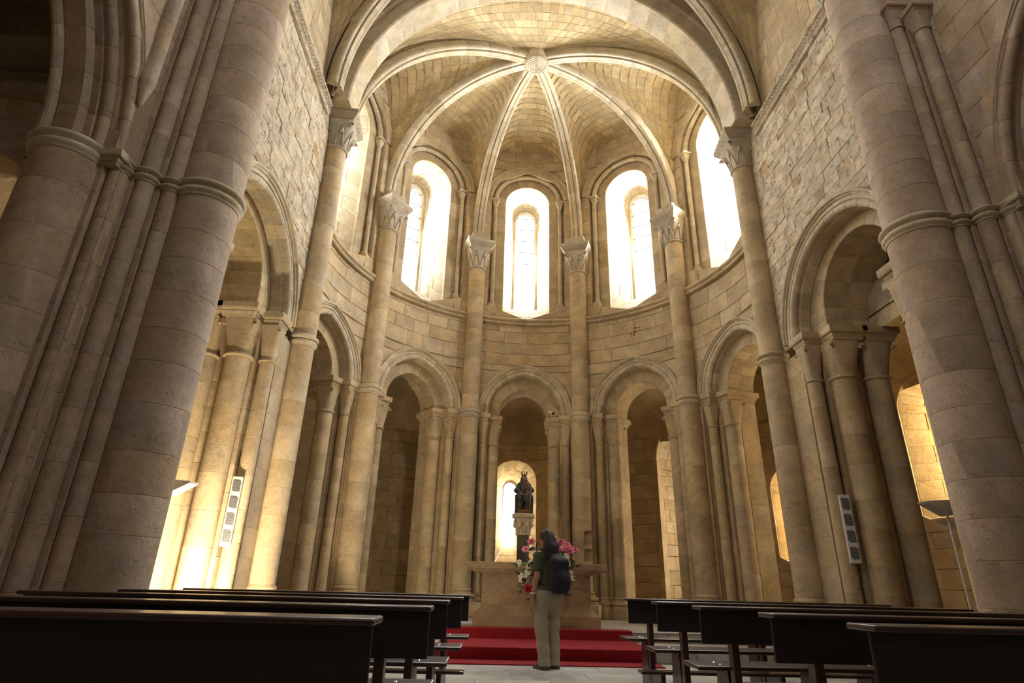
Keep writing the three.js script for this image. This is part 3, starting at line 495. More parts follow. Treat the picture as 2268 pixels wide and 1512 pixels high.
// ================================================================ crossing piers
for (const sg of [-1, 1]) {
  const near = sg < 0 ? 'beside the brightly lit bay' : 'beside the dark bay', N1 = (x, z) => [sg * x, z];
  const o = thing('clustered_pier', `massive clustered crossing pier of ringed round shafts ${near}`, 'pier', null, 'structure');
  const flat = (s, t, d) => [sg * s, t, d];
  const plan = [[4.47, -6.30], [4.47, -5.70], [4.64, -5.70], [4.64, -5.53], [4.83, -5.53], [4.83, -5.37], [5.03, -5.37], [5.03, -5.16], [5.2, -5.16], [5.85, -5.3], [5.85, -6.3]];
  courses(o, 'core_stone', flat, plan, 0, 5.0, 0.43, ROSE);
  courses(o, 'core_stone', flat, plan.slice(0, 6).concat([[4.93, -5.34], [4.93, -5.1], [5.85, -5.1], [5.85, -6.3]]), 5.0, 14.2, 0.43, ROSE);
  const sh = (name, x, z, r, top, dh, cut) => { const g = part(name, o); const b = mesh('base', baseGeo(r, 0.3), one(ROSE), g); b.position.set(sg * x, 0.12, z); const pl = mesh('plinth', lathe([[r * 1.6, 0], [r * 1.6, 0.12], [0.01, 0.12]], 8, 0.3), ROSE[0], g); pl.position.set(sg * x, 0, z); shaft(g, sg * x, z, r, 0.42, 4.98, dh, ROSE); const an = mesh('shaft_ring', annulet(r, r > 0.2 ? 0.22 : 0.17), one(PALE), g); an.position.set(sg * x, 4.97, z); if (top > 5.3) shaft(g, sg * x, z, r, r > 0.2 ? 5.19 : 5.14, top, dh, ROSE); return g; };
  sh('great_shaft', 4.30, -5.92, 0.345, 9.32, 0.40);
  capital(o, sg * 4.30, 9.32, -5.92, 0.345, 0.48, 0.62, CARVED, { carved: 8 });
  const ab = mesh('abacus', moulded(0.5, 0.5, IMPOST(0.22)), one(PALE), o); ab.position.set(sg * 4.30, 9.94, -5.92);
  sh('slender_shaft', 4.57, -5.63, 0.092, 8.2, 0.52); sh('slender_shaft', 4.765, -5.46, 0.092, 8.0, 0.52); sh('slender_shaft', 4.96, -5.30, 0.092, 5.1, 0.52);
  sh('great_shaft', 5.42, -5.20, 0.34, 5.1, 0.46);
  for (const [x, z, y] of [[4.57, -5.63, 8.2], [4.765, -5.46, 8.0]]) { const g = part('slender_shaft_cap', o); capital(g, sg * x, y, z, 0.092, 0.14, 0.26, ROSE, { plain: true }); const q = mesh('abacus', moulded(0.15, 0.15, IMPOST(0.12)), one(ROSE), g); q.position.set(sg * x, y + 0.26, z); }
  { const q = mesh('impost', moulded(0.17, 0.16, IMPOST(0.15)), one(PALE), o); q.position.set(sg * 5.03, 4.98, -5.26); }
  if (sg < 0) { const g = part('corbelled_shaft', o); const c = mesh('corbel', lathe([[0.001, -0.34], [0.03, -0.3], [0.085, -0.02], [0.09, 0]], 14), ROSE[2], g); c.position.set(sg * 4.86, 6.1, -5.12); shaft(g, sg * 4.86, -5.12, 0.088, 6.1, 8.2, 0.5, ROSE); }
  // crossing side wall: arch towards the viewer, wall above
  const M = (s, t, d) => [sg * (4.88 - d), t, s], CA = { c: -2.25, w: 2.86, rise: 2.86, ts: 5.12 };
  const w = struct(sg < 0 ? 'wall_left' : 'wall_right', `tall ashlar wall above the crossing side arch ${near}`, 'wall');
  wall(w, 'wall_core', M, -5.42, 1.6, 0, 14.2, 0.42, 0.66, [archOpening(-2.25, 2.98, 2.98, 5.12, 0), (t) => t > 8.8 && t < 12.4 ? [-3.2, -1.4] : null], ROSE, { thick: 0.9, most: 240 });
  const a = thing('crossing_side_arch', `high moulded arch springing from the great pier ${near}`, 'arch', null, 'structure');
  voussoirs(a, 'voussoir', M, CA, [[0.30, -0.02], [0.295, 0.014], [0.14, 0.014], [0.125, -0.01], ...arc2(0.06, -0.07, 0.058, PI * 0.3, PI * 1.3, 8), [0.01, -0.14], [0.0, -0.16], [0.0, -0.3], [0.3, -0.3]], 10, ROSE);
  voussoirs(a, 'middle_voussoir', M, { ...CA, w: 2.79, rise: 2.79 }, [[0.2, -0.2], [0.13, -0.2], ...arc2(0.062, -0.25, 0.06, PI * 0.3, PI * 1.3, 8), [0, -0.32], [0, -0.42], [0.2, -0.42]], 11, ROSE);
  voussoirs(a, 'inner_voussoir', M, { ...CA, w: 2.70, rise: 2.70 }, [[0.25, -0.40], [0.04, -0.40], [0.0, -0.43], [0, -0.64], [0.01, -0.66], ...arc2(-0.0, -0.72, 0.06, PI * 0.5, PI * 1.5, 6), [0.02, -0.80], [0.25, -0.9]], 10, ROSE);
  // clerestory window high in that wall, behind the viewer's field
  daylight('clerestory_daylight', sg * 5.2, 10.6, -2.3, 1.7, 3.4, [0, 8, -4.5], SKY_NAVE * (sg > 0 ? 1.5 : 1));
  const win = struct(`window_${sg < 0 ? 20 : 21}`, `high clerestory window above the crossing side arch ${near}`, 'window');
  const gp = mesh('glass_pane', boxUV(new THREE.BoxGeometry(0.02, 3.7, 1.9).toNonIndexed()), GLASS, win); gp.position.set(sg * 5.6, 10.6, -2.3);
  for (const [y, h, z, dz] of [[8.72, 0.16, -2.3, 2.0], [12.48, 0.16, -2.3, 2.0], [10.6, 3.7, -3.26, 0.1], [10.6, 3.7, -1.34, 0.1]]) { const b = mesh('reveal', tidy(new THREE.BoxGeometry(0.9, h, dz), 0.3), CREAM[0], win); b.position.set(sg * 5.3, y, z); }
}

// ================================================================ ambulatory: outer wall, vault, chapels, windows
const RO = 8.05;
const roundM = (s, t, d) => { const a = s / RO; return [(RO - d) * Math.sin(a), t, ZC - (RO - d) * Math.cos(a)]; };
const deg = (d) => d * PI / 180;
const frame = (ox, oz, th) => (l, t, k) => [ox + Math.cos(th) * l + Math.sin(th) * k, t, oz + Math.sin(th) * l - Math.cos(th) * k];   // lateral l, outward k at angle th from -z
// a splayed window: opening half width w from tb to the springing ts, narrowing over the depth to a slit
function splayed(n, label, F, w, tb, ts, depth, sw, stb, sts, off, power, color, set = WEB, aim = 0, RM = null) {
  const win = struct(`window_${n}`, label, 'window');
  if (RM) {
    const sec = [[0.2, -0.02], [0.2, 0.008], [0.015, 0.012], [0, -0.004], [0, -0.06], [0.2, -0.06]];
    voussoirs(win, 'arch_stone', RM, { w, rise: w, ts }, sec, 5, CREAM, { closed: true, sub: 4 });
    for (const sg of [-1, 1]) courses(win, 'jamb_stone', RM, sec.map(([e, d]) => [sg * (w + e), d]), tb, ts, 0.42, CREAM);
  }
  const wa = (q) => lerp(w, sw, q), ca = (q) => off * q, ta = (q) => lerp(ts, sts, q), ba = (q) => lerp(tb, stb, q);
  const nr = Math.round((ts - tb) / 0.38);
  for (const sg of [-1, 1]) for (let r = 0; r < nr; r++) for (let q = 0; q < 2; q++) {
    const q0 = q ? (r % 2 ? 0.4 : 0.6) : 0, q1 = q ? 1 : (r % 2 ? 0.4 : 0.6);
    mesh('reveal_stone', cell((u, v, d) => { const f = lerp(q0, q1, u); return F(ca(f) + sg * (wa(f) - d), lerp(ba(f), ta(f), (r + v) / nr), f * depth); }, (q1 - q0) * depth, 0.38, 1, 1, rr(-0.004, 0.004)), one(set), win);
  }
  for (let r = 0; r < 9; r++) for (let q = 0; q < 2; q++) {
    const q0 = q ? (r % 2 ? 0.4 : 0.6) : 0, q1 = q ? 1 : (r % 2 ? 0.4 : 0.6);
    mesh('reveal_arch_stone', cell((u, v, d) => { const f = lerp(q0, q1, u), an = PI * (r + v) / 9, ra = wa(f) - d; return F(ca(f) + ra * Math.cos(an), ta(f) + ra * Math.sin(an), f * depth); }, (q1 - q0) * depth, 0.25, 1, 2, rr(-0.004, 0.004)), one(set), win);
  }
  for (let r = 0; r < 3; r++) mesh('sill_stone', cell((u, v, d) => { const f = (r + v) / 3; return F(ca(f) + lerp(-wa(f), wa(f), u), ba(f) + d, f * depth); }, w, depth / 3, 1, 1, rr(-0.004, 0.004)), one(set), win);
  const gl = []; for (let i = 0; i <= 16; i++) { const an = PI * i / 16; gl.push([ca(1) + (sw + 0.02) * Math.cos(an), sts + (sw + 0.02) * Math.sin(an)]); } gl.push([ca(1) - sw - 0.02, stb - 0.02], [ca(1) + sw + 0.02, stb - 0.02]);
  mesh('glass_pane', grid([gl.map(([l, t]) => F(l, t, depth + 0.02)), gl.map(([l, t]) => F(l, t, depth + 0.026))], true, true, 0.3), GLASS, win);
  const c = F(ca(1), (stb + sts + sw) / 2, depth - 0.03), q = F(ca(1) + aim, (stb + sts) / 2 - 0.1, -2);
  daylight('window_daylight', ...c, sw * 1.9, sts - stb + sw * 0.8, q, power, color);
}
// outer wall of the ambulatory in sectors
const chapelAt = [-40, 0, 40], winAt = [[57.6, 0.62, 1.66, 3.35], [83.5, 0.62, 2.38, 4.6]];
const ops = [...chapelAt.map((a) => archOpening(deg(a) * RO, 1.40, 1.40, 4.5, 0)), ...winAt.map(([a, w, tb, ts]) => archOpening(deg(a) * RO, w + 0.1, w + 0.1, ts, tb))];
[[-93, -50], [-50, -20], [-20, 20], [20, 50], [50, 93]].forEach(([a, b], i) => {
  const o = struct('wall_ambulatory', `outer ambulatory wall ${['far behind the brightly lit choir arch', 'behind the dark pointed arch next to the altar', 'round the chapel behind the statue', 'round the lit chapel beyond the altar', 'with two splayed windows behind the dark choir arch'][i]}`, 'wall');
  wall(o, 'wall_core', roundM, deg(a) * RO, deg(b) * RO, 0, 6.4, 0.36, 0.7, ops, CREAM, { thick: 0.9 });
});
for (const sg of [-1, 1]) {
  const o = struct(`wall_${sg < 0 ? 'left' : 'right'}`, `plain outer wall of the aisle ${sg < 0 ? 'behind the brightly lit bay' : 'behind the dark choir arch'}`, 'wall');
  const M = (s, t, d) => [sg * (RO - d), t, s];
  wall(o, 'wall_core', M, ZC + 0.4, 3.4, 0, 8.6, 0.42, 0.8, [], CREAM, { thick: 0.9, most: 200 });
}
winAt.forEach(([a, w, tb, ts], i) => { const th = deg(a); splayed(12 + i, i ? 'tall splayed window with warm lit reveal seen past the dark choir arch' : 'low splayed window with warm lit reveal seen through the outer arcade arch', frame(RO * Math.sin(th), ZC - RO * Math.cos(th), th), w, tb, ts, 1.1, 0.2, tb + 0.25, ts - 0.1, 0.06, SKY_LOW * 1.2, 0xffe2b0, WEB, 0, (s, t, d) => roundM(th * RO + s, t, d)); });
// ambulatory vault
{
  const arcRow = (f) => Array.from({ length: 15 }, (_, i) => f(PI * i / 14));
  const o = struct('ceiling_ambulatory', 'dark stone barrel vault over the ambulatory', 'vault');
  const rows = []; for (let i = 0; i <= 60; i++) { const a = deg(lerp(-92, 92, i / 60)); rows.push(arcRow((p) => { const r = 6.72 - 1.37 * Math.cos(p); return [r * Math.sin(a), lerp(5.88, 5.05, (1 - Math.cos(p)) / 2) + 0.9 * Math.sin(p), ZC - r * Math.cos(a)]; })); }
  mesh('vault_surface', grid(rows, false, false, 1), CREAM[2], o);
  mesh('vault_top', grid(rows.map((r) => r.map((p) => [p[0], p[1] + 0.3, p[2]])), false, false, 1), M_MORTAR, o);
  for (const sg of [-1, 1]) { const rw = []; for (let i = 0; i <= 10; i++) { const z = lerp(ZC + 0.3, -5.6, i / 10); rw.push(arcRow((p) => [sg * (6.8 - 1.28 * Math.cos(p)), 5.05 + 1.3 * Math.sin(p), z])); } const s = struct('ceiling_ambulatory', `barrel vault over the straight ambulatory bay ${sg < 0 ? 'behind the brightly lit bay' : 'behind the dark choir arch'}`, 'vault'); mesh('vault_surface', grid(rw, false, false, 1), CREAM[0], s); mesh('vault_top', grid(rw.map((r) => r.map((p) => [p[0], p[1] + 0.3, p[2]])), false, false, 1), M_MORTAR, s); }
}
// columns of the ambulatory: behind each apse pier and along the outer wall, joined by a rib
const RIB2 = [[-0.16, -0.22], [-0.16, -0.07], ...arc2(-0.10, -0.06, 0.058, PI, PI * 0.15, 5), [0, -0.045], ...arc2(0.10, -0.06, 0.058, PI * 0.85, 0, 5), [0.16, -0.07], [0.16, -0.22]];
colAng.forEach((k) => {
  const a = k * BAY, pos = (r) => [r * Math.sin(a), ZC - r * Math.cos(a)];
  if (Math.abs(k) < 2.5) for (const [r, rad, nm, gr] of [[5.42, 0.25, 'thick round column on the back of an apse pier', 'columns on the backs of the apse piers'], [7.88, 0.19, 'wall column on the outer side of the ambulatory', 'wall columns of the ambulatory']]) {
    const [x, z] = pos(r), o = thing('ambulatory_column', nm, 'column', gr, 'structure');
    const b = mesh('base', baseGeo(rad, 0.3), one(CREAM), o); b.position.set(x, 0.3, z); const pl = mesh('plinth', tidy(new RoundedBoxGeometry(rad * 3.1, 0.3, rad * 3.1, 1, 0.02), 0.3), one(CREAM), o); pl.position.set(x, 0.15, z); pl.rotation.y = -a;
    shaft(o, x, z, rad, 0.6, 4.3, 0.46, CREAM); capital(o, x, 4.3, z, rad, rad * 1.35, 0.52, CREAM, { turn: -a, carved: 6 });
    const ab = mesh('abacus', moulded(rad * 1.45, rad * 1.45, IMPOST(0.2)), one(CREAM), o); ab.position.set(x, 4.82, z); ab.rotation.y = -a;
  }
  const o = thing('ambulatory_rib', 'moulded cross rib spanning the ambulatory vault', 'vault rib', 'cross ribs of the ambulatory', 'structure');
  const f = (t) => { const p = PI * t, [x, z] = pos(6.8 - 1.16 * Math.cos(p)); return [x, 5.03 + 1.12 * Math.sin(p), z]; };
  const ns = 11, small = shrink(RIB2, 0.006);
  for (let i = 0; i < ns; i++) {
    const q0 = i / ns, q1 = (i + 1) / ns, ts = [q0, q0 + 0.002, (q0 + q1) / 2, q1 - 0.002, q1];
    mesh('rib_stone', grid(ts.map((t, j) => (j === 0 || j === 4 ? small : RIB2).map(([l, d]) => { const p = PI * t, e = 1.16 - (-d) * -1; const rad = 6.8 - (1.14 - d) * Math.cos(p), [x, z] = pos(rad); return [x + Math.cos(a) * l, 5.03 + (1.1 - d) * Math.sin(p), z + Math.sin(a) * l]; })), false, true, 0.5), one(CREAM), o);
  }
});
// chapels: half-round room, half dome of stone courses, splayed slit window
chapelAt.forEach((an, i) => {
  const th = deg(an), c = [(RO + 0.35) * Math.sin(th), ZC - (RO + 0.35) * Math.cos(th)], F = frame(c[0], c[1], th), rc = i === 1 ? 1.6 : 1.5, SP = i === 1 ? 4.95 : 4.35;
  const nm = ['behind the dark pointed arch', 'behind the statue', 'lit beyond the altar'][i];
  const ph = i === 2 ? 0.8 : 0, tw = th + ph;
  const M = (s, t, d) => F((rc - d) * Math.sin(s / rc), t, (rc - d) * Math.cos(s / rc));
  const wv = i === 1 ? { w: 0.76, tb: 1.3, ts: 4.2 } : { w: 0.62, tb: 1.6, ts: 3.6 };
  const o = struct('wall_chapel', `half-round chapel wall of cream blocks ${nm}`, 'wall');
  wall(o, 'wall_core', M, -rc * PI / 2, rc * PI / 2, 0, SP, 0.36, 0.55, [archOpening(ph * rc, wv.w + 0.1, wv.w + 0.1, wv.ts, wv.tb)], i === 0 ? ROSE : CREAM, { thick: 0.7 });
  const M2 = (s, t, d) => F(Math.sign(s) * (rc - d), t, -0.38 + Math.abs(s));
  for (const sg of [-1, 1]) { const q = 0.38 * sg; mesh('side_wall', grid([[0, 0], [0, 0.38]].map(([, l]) => [0, SP].map((t) => F(sg * rc, t, -0.38 + l * 1.02))), false), CREAM[0], o); }
  const dome = struct('ceiling_chapel', `half dome of stone courses over the chapel ${nm}`, 'vault');
  const hd = rc * 1.0, nr = 7;
  for (let r = 0; r < nr; r++) { const ns = Math.max(2, Math.round(PI * rc * Math.cos(PI / 2 * (r + 0.5) / nr) / 0.42)); for (let q = 0; q < ns; q++) { const g0 = (q + (r % 2 ? 0.25 : 0)) / ns, g1 = Math.min(1, (q + 1 + (r % 2 ? 0.25 : 0)) / ns); if (g0 >= 1) continue; mesh('dome_stone', cell((u, v, d) => { const e = PI / 2 * (r + v) / nr, s = lerp(-PI / 2, PI / 2, lerp(q === 0 ? 0 : g0, q === ns - 1 ? 1 : g1, u)), R1 = rc - d; return F(R1 * Math.cos(e) * Math.sin(s), SP + hd / rc * R1 * Math.sin(e), R1 * Math.cos(e) * Math.cos(s)); }, 0.42, 0.3, 2, 1, rr(-0.004, 0.004), 0.009, 0.03), one(CREAM), dome); } }
  { const rows = []; for (let j = 0; j <= 10; j++) rows.push(Array.from({ length: 17 }, (_, q) => { const e = PI / 2 * j / 10, s = lerp(-PI / 2, PI / 2, q / 16), R1 = rc + 0.04; return F(R1 * Math.cos(e) * Math.sin(s), SP + R1 * Math.sin(e), R1 * Math.cos(e) * Math.cos(s)); })); mesh('dome_core', grid(rows, false, false, 1), M_MORTAR, dome); }
  { const rows = []; for (let j = 0; j <= 14; j++) { const e = PI * j / 14; rows.push([-0.42, 0.02].map((k) => F(rc * Math.cos(e), SP + rc * Math.sin(e), k))); } mesh('front_arch', grid(rows, false, false, 1), CREAM[0], dome); }
  if (i !== 1) { const st = struct('trim', `string course at the foot of the chapel half dome ${nm}`, 'string course'); const sec = [[0, 0], [0.05, 0.02], [0.06, 0.06], [0.045, 0.09], [0, 0.1]]; for (let q = 0; q < 6; q++) { const s0 = lerp(-PI / 2, PI / 2, q / 6) * rc, s1 = lerp(-PI / 2, PI / 2, (q + 1) / 6) * rc; mesh('moulding_stone', grid([s0, s0 + 0.008, (s0 + s1) / 2, s1 - 0.008, s1].map((s, j) => sec.map(([d, t]) => M(s, SP - 0.1 + t, j === 0 || j === 4 ? Math.max(0, d - 0.006) : d))), false, true, 0.4), one(CREAM), st); } }
  const ring = thing('chapel_arch', `plain pointed arch into the chapel ${nm}`, 'arch', null, 'structure');
  const Mo = (s, t, d) => roundM(th * RO + s, t, d);
  voussoirs(ring, 'voussoir', Mo, { w: 1.3, rise: 1.34, ts: 4.5 }, [[0.3, 0.02], [0.02, 0.02], [0, 0.0], [0, -0.45], [0.3, -0.45]], 7, CREAM, { closed: true });
  for (const sg of [-1, 1]) courses(ring, 'jamb_stone', Mo, [[1.42, 0.02], [1.3, 0.02], [1.3, -0.45], [1.6, -0.45]].map(([s, d]) => [sg * s, d]), 0, 4.5, 0.42, CREAM);
  const W = frame(c[0] + rc * Math.sin(tw), c[1] - rc * Math.cos(tw), tw), back = i === 1 ? 0.2 : 0.15;
  const face = (l, t, k) => W(l, t, k - (rc - Math.sqrt(rc * rc - Math.min(l * l, wv.w * wv.w))) * (1 - Math.min(1, k / 0.4)));
  splayed(15 + i, `narrow splayed slit window in the chapel ${nm}`, face, wv.w, wv.tb, wv.ts, 0.85, i === 1 ? 0.21 : 0.15, i === 1 ? 2.15 : 2.0, i === 1 ? 4.1 : 3.5, i === 1 ? -0.12 : 0, SKY_LOW * [0.3, 0.8, 2.2][i], 0xffeccb, i === 0 ? CREAM : WEB, 0, (s, t, d) => M(ph * rc + s, t, d));
});
// ================================================================ unseen lids added over the vaults and ambulatory to stop sky light leaking in
{
  const o = struct('ceiling_sky_lid', 'unseen lid added above the apse and choir vaults to block sky light', 'roof');
  for (const [w, h, d, x, y, z] of [[12.4, 0.2, 12.0, 0, 15.35, -11.0], [0.3, 1.6, 12.0, -6.05, 14.6, -11.0], [0.3, 1.6, 12.0, 6.05, 14.6, -11.0], [12.4, 1.6, 0.3, 0, 14.6, -17.0]]) { const m = mesh('sky_lid_slab', tidy(new THREE.BoxGeometry(w, h, d), 0.3), M_MORTAR, o); m.position.set(x, y, z); }
  const a = struct('ceiling_sky_lid', 'unseen lid added above the ambulatory vault to block sky light', 'roof');
  const sh = new THREE.Shape(); sh.absarc(0, 0, 9.0, deg(-4), deg(184), false); sh.absarc(0, 0, 5.3, deg(184), deg(-4), true);
  const g = new THREE.ExtrudeGeometry(sh, { depth: 0.15, bevelEnabled: false, curveSegments: 40 }); g.rotateX(-PI / 2); const m = mesh('sky_lid_slab', tidy(g, 0.4), M_MORTAR, a); m.position.set(0, 6.78, ZC);
  for (const sg of [-1, 1]) { const b = mesh('sky_lid_slab', tidy(new THREE.BoxGeometry(3.5, 0.15, 5.2), 0.3), M_MORTAR, a); b.position.set(sg * 7.15, 6.855, -7.9); }
}
// ================================================================ aisles beside the crossing, nave walls, roofs: what closes the room round the viewer
{
  const slab = (name, label, cat, w, h, d, x, y, z, m = CREAM[0]) => { const o = struct(name, label, cat); const g = mesh('slab', tidy(new THREE.BoxGeometry(w, h, d), 0.3), m, o); g.position.set(x, y, z); return o; };
  slab('ceiling_crossing', 'flat stone ceiling over the crossing behind the viewer', 'ceiling', 11.2, 0.4, 14, 0, 14.4, 1.0);
  slab('wall_back', 'nave wall behind the viewer', 'wall', 17, 15, 0.6, 0, 7.5, 8.3, ROSE[0]);
  for (const sg of [-1, 1]) {
    slab('wall_nave', `nave side wall behind the viewer on the ${sg < 0 ? 'brightly lit' : 'dark'} bay side`, 'wall', 0.6, 14.4, 6.9, sg * 5.2, 7.2, 5.0, ROSE[0]);
    slab('wall_aisle', `end wall of the aisle on the ${sg < 0 ? 'brightly lit' : 'dark'} bay side`, 'wall', 3.4, 9, 0.5, sg * 6.9, 4.5, 3.2, ROSE[0]);
    // aisle vault: barrel with ribs
    const o = struct('ceiling_aisle', `dark vault of the aisle beyond the crossing side arch ${sg < 0 ? 'beside the brightly lit bay' : 'beside the dark bay'}`, 'vault');
    const rows = []; for (let i = 0; i <= 8; i++) { const z = lerp(-5.75, 3.2, i / 8); rows.push(Array.from({ length: 13 }, (_, j) => { const p = PI * j / 12; return [sg * (6.9 - 1.25 * Math.cos(p)), 7.0 + 1.35 * Math.sin(p), z]; })); }
    mesh('vault_surface', grid(rows, false, false, 1), ROSE[2], o); mesh('vault_top', grid(rows.map((r) => r.map((p) => [p[0], p[1] + 0.3, p[2]])), false, false, 1), M_MORTAR, o);
    for (const z of [-5.4, -4.2]) { const rb = thing('aisle_rib', `arched rib under the aisle vault ${sg < 0 ? 'beside the brightly lit bay' : 'beside the dark bay'}`, 'vault rib', 'aisle ribs', 'structure'); const ns = 11, sm = shrink(RIB2, 0.006); for (let i = 0; i < ns; i++) { const q0 = i / ns, q1 = (i + 1) / ns; mesh('rib_stone', grid([q0, q0 + 0.003, (q0 + q1) / 2, q1 - 0.003, q1].map((t, j) => (j === 0 || j === 4 ? sm : RIB2).map(([l, d]) => [sg * (6.9 - (1.12 - d) * Math.cos(PI * t)), 6.95 + (1.2 - d) * Math.sin(PI * t), z + l])), false, true, 0.5), one(ROSE), rb); } }
    // wall with the arch from aisle to ambulatory
    const w = struct('wall_aisle', `wall and round arch from the aisle into the ambulatory ${sg < 0 ? 'beside the brightly lit bay' : 'beside the dark bay'}`, 'wall');
    const M = (s, t, d) => [sg * (6.95 + s), t, -5.72 + d];
    wall(w, 'wall_core', M, -1.15, 1.15, 0, 8.5, 0.4, 0.6, [archOpening(0, 0.86, 0.9, 4.7, 0)], ROSE, { thick: 0.5 });
    const ar = thing('aisle_arch', `round arch from the aisle into the ambulatory ${sg < 0 ? 'beside the brightly lit bay' : 'beside the dark bay'}`, 'arch', null, 'structure');
    voussoirs(ar, 'voussoir', M, { w: 0.8, rise: 0.84, ts: 4.7 }, [[0.3, 0.04], [0.03, 0.04], [0, 0.01], [0, -0.5], [0.3, -0.5]], 6, ROSE, { closed: true });
    for (const q of [-1, 1]) { courses(ar, 'jamb_stone', M, [[0.92, 0.05], [0.8, 0.05], [0.8, -0.5], [1.1, -0.5]].map(([s, d]) => [q * s, d]), 0, 4.5, 0.42, ROSE); const im = mesh('impost', grid(IMPOST(0.2).map(([oo, y]) => [[0.74 - oo, -0.5], [1.1, -0.5], [1.1, 0.1 + oo], [0.74 - oo, 0.1 + oo]].map(([s, d]) => M(q * s, 4.5 + y, d))), true, true, 0.25), one(ROSE), ar); }
  }
  // gable wall above the choir vault entrance, over the crossing arch
  const cw = struct('wall_choir', 'wall above the chancel arch at the crossing', 'wall');
  wall(cw, 'wall_core', (s, t, d) => [s, t, -5.72 + d], -4.9, 4.9, 10.16, 14.4, 0.45, 0.8, [archOpening(0, 4.0, 4.0, 10.16, 0)], ROSE, { thick: 0.5, most: 120 });
  // west window behind the viewer
  daylight('west_window_daylight', 0, 8.5, 7.9, 3.2, 4.2, [0, 5.5, -4], SKY_NAVE * 0.1);
  const ww = struct('window_22', 'tall west window in the nave wall behind the viewer', 'window'); const gp = mesh('glass_pane', boxUV(new THREE.BoxGeometry(3.2, 4.2, 0.02).toNonIndexed()), new THREE.MeshStandardMaterial({ color: lin(0.8, 0.85, 0.9), roughness: 0.3, emissive: lin(1, 1, 1), emissiveIntensity: 0.6 }), ww); gp.position.set(0, 8.5, 7.97);
}

// ================================================================ floor, sanctuary steps
const slabMap = rep(tex(256, (i) => { const j = (i % 256) * 2 + Math.floor(i / 256) * 2 * N, v = 0.82 + (nA[j] - 0.5) * 0.3 + (nC[j] - 0.5) * 0.15; return [v, v, v]; }), 0.8);
const SLAB = [[0.62, 0.60, 0.54], [0.66, 0.64, 0.58], [0.57, 0.55, 0.50], [0.64, 0.60, 0.52]].map((c) => new THREE.MeshStandardMaterial({ color: lin(...c), map: slabMap, roughness: 0.62 }));
{
  const f = struct('floor', 'floor of pale worn stone slabs', 'floor');
  const b = mesh('floor_bed', tidy(new THREE.BoxGeometry(17.2, 0.3, 22), 0.3), M_MORTAR, f); b.position.set(0, -0.17, -2.4);
  for (let z = -1.0, row = 0; z > -9.6; row++) { const d = rr(0.5, 0.7); let x = -3.4 + (row % 2) * 0.4; while (x < 3.3) { const w = rr(0.7, 1.1); mesh('floor_slab', cell((u, v, h) => [x + w * u, h, z - d * v], w, d, 1, 1, rr(-0.002, 0.001), 0.006, 0.02), one(SLAB), f); x += w; } z -= d; }
  const p = struct('floor_sanctuary', 'raised stone floor of the sanctuary round the altar', 'floor');
  const pb = mesh('floor_bed', tidy(new THREE.BoxGeometry(17.2, 0.3, 12), 0.3), M_MORTAR, p); pb.position.set(0, YF - 0.155, -16.68);
  for (let z = -10.68, row = 0; z > -15.2; row++) { const d = rr(0.5, 0.7); let x = -4.4 + (row % 2) * 0.4; while (x < 4.3) { const w = rr(0.7, 1.1); mesh('floor_slab', cell((u, v, h) => [x + w * u, YF + h, z - d * v], w, d, 1, 1, rr(-0.002, 0.001), 0.006, 0.02), one(SLAB), p); x += w; } z -= d; }
  const s = struct('floor_step', 'broad stone steps up to the sanctuary', 'step');
  for (let i = 0; i < 8; i++) { const g = mesh('step_stone', tidy(new RoundedBoxGeometry(1.09, 0.15, 1.42, 1, 0.012), 0.3), one(SLAB), s); g.position.set(-3.85 + i * 1.1, 0.075, -9.96); }
  for (let i = 0; i < 8; i++) { const g = mesh('step_stone', tidy(new RoundedBoxGeometry(1.09, 0.15, 0.36, 1, 0.012), 0.3), one(SLAB), s); g.position.set(-3.85 + i * 1.1, 0.225, -10.86); }
}

// ================================================================ furniture and things
const box = (w, h, d, r = 0.006) => tidy(new RoundedBoxGeometry(w, h, d, 1, Math.min(r, w / 3, h / 3, d / 3)), 0.35);
const woodTex = tex(256, (i) => { const x = i % 256, y = Math.floor(i / 256), a = nA[((y * 2) % N) * N + (Math.floor(x / 10) % N)], b = nC[((y * 2) % N) * N + (Math.floor(x / 5) % N)]; const v = 0.62 + (a - 0.5) * 0.6 + (b - 0.5) * 0.45; return [v * 1.03, v, v * 0.95]; });
woodTex.repeat.set(0.7, 3.2);
const WOOD = new THREE.MeshPhysicalMaterial({ color: lin(0.115, 0.036, 0.020), map: woodTex, roughness: 0.4, clearcoat: 0.4, clearcoatRoughness: 0.25 });
const WOOD2 = new THREE.MeshPhysicalMaterial({ color: lin(0.15, 0.055, 0.028), map: woodTex, roughness: 0.38, clearcoat: 0.35, clearcoatRoughness: 0.3 });
const PANEL = new THREE.MeshStandardMaterial({ color: lin(0.045, 0.017, 0.012), map: woodTex, roughness: 0.62 });
const STEEL = new THREE.MeshStandardMaterial({ color: lin(0.7, 0.7, 0.7), metalness: 1, roughness: 0.25 });
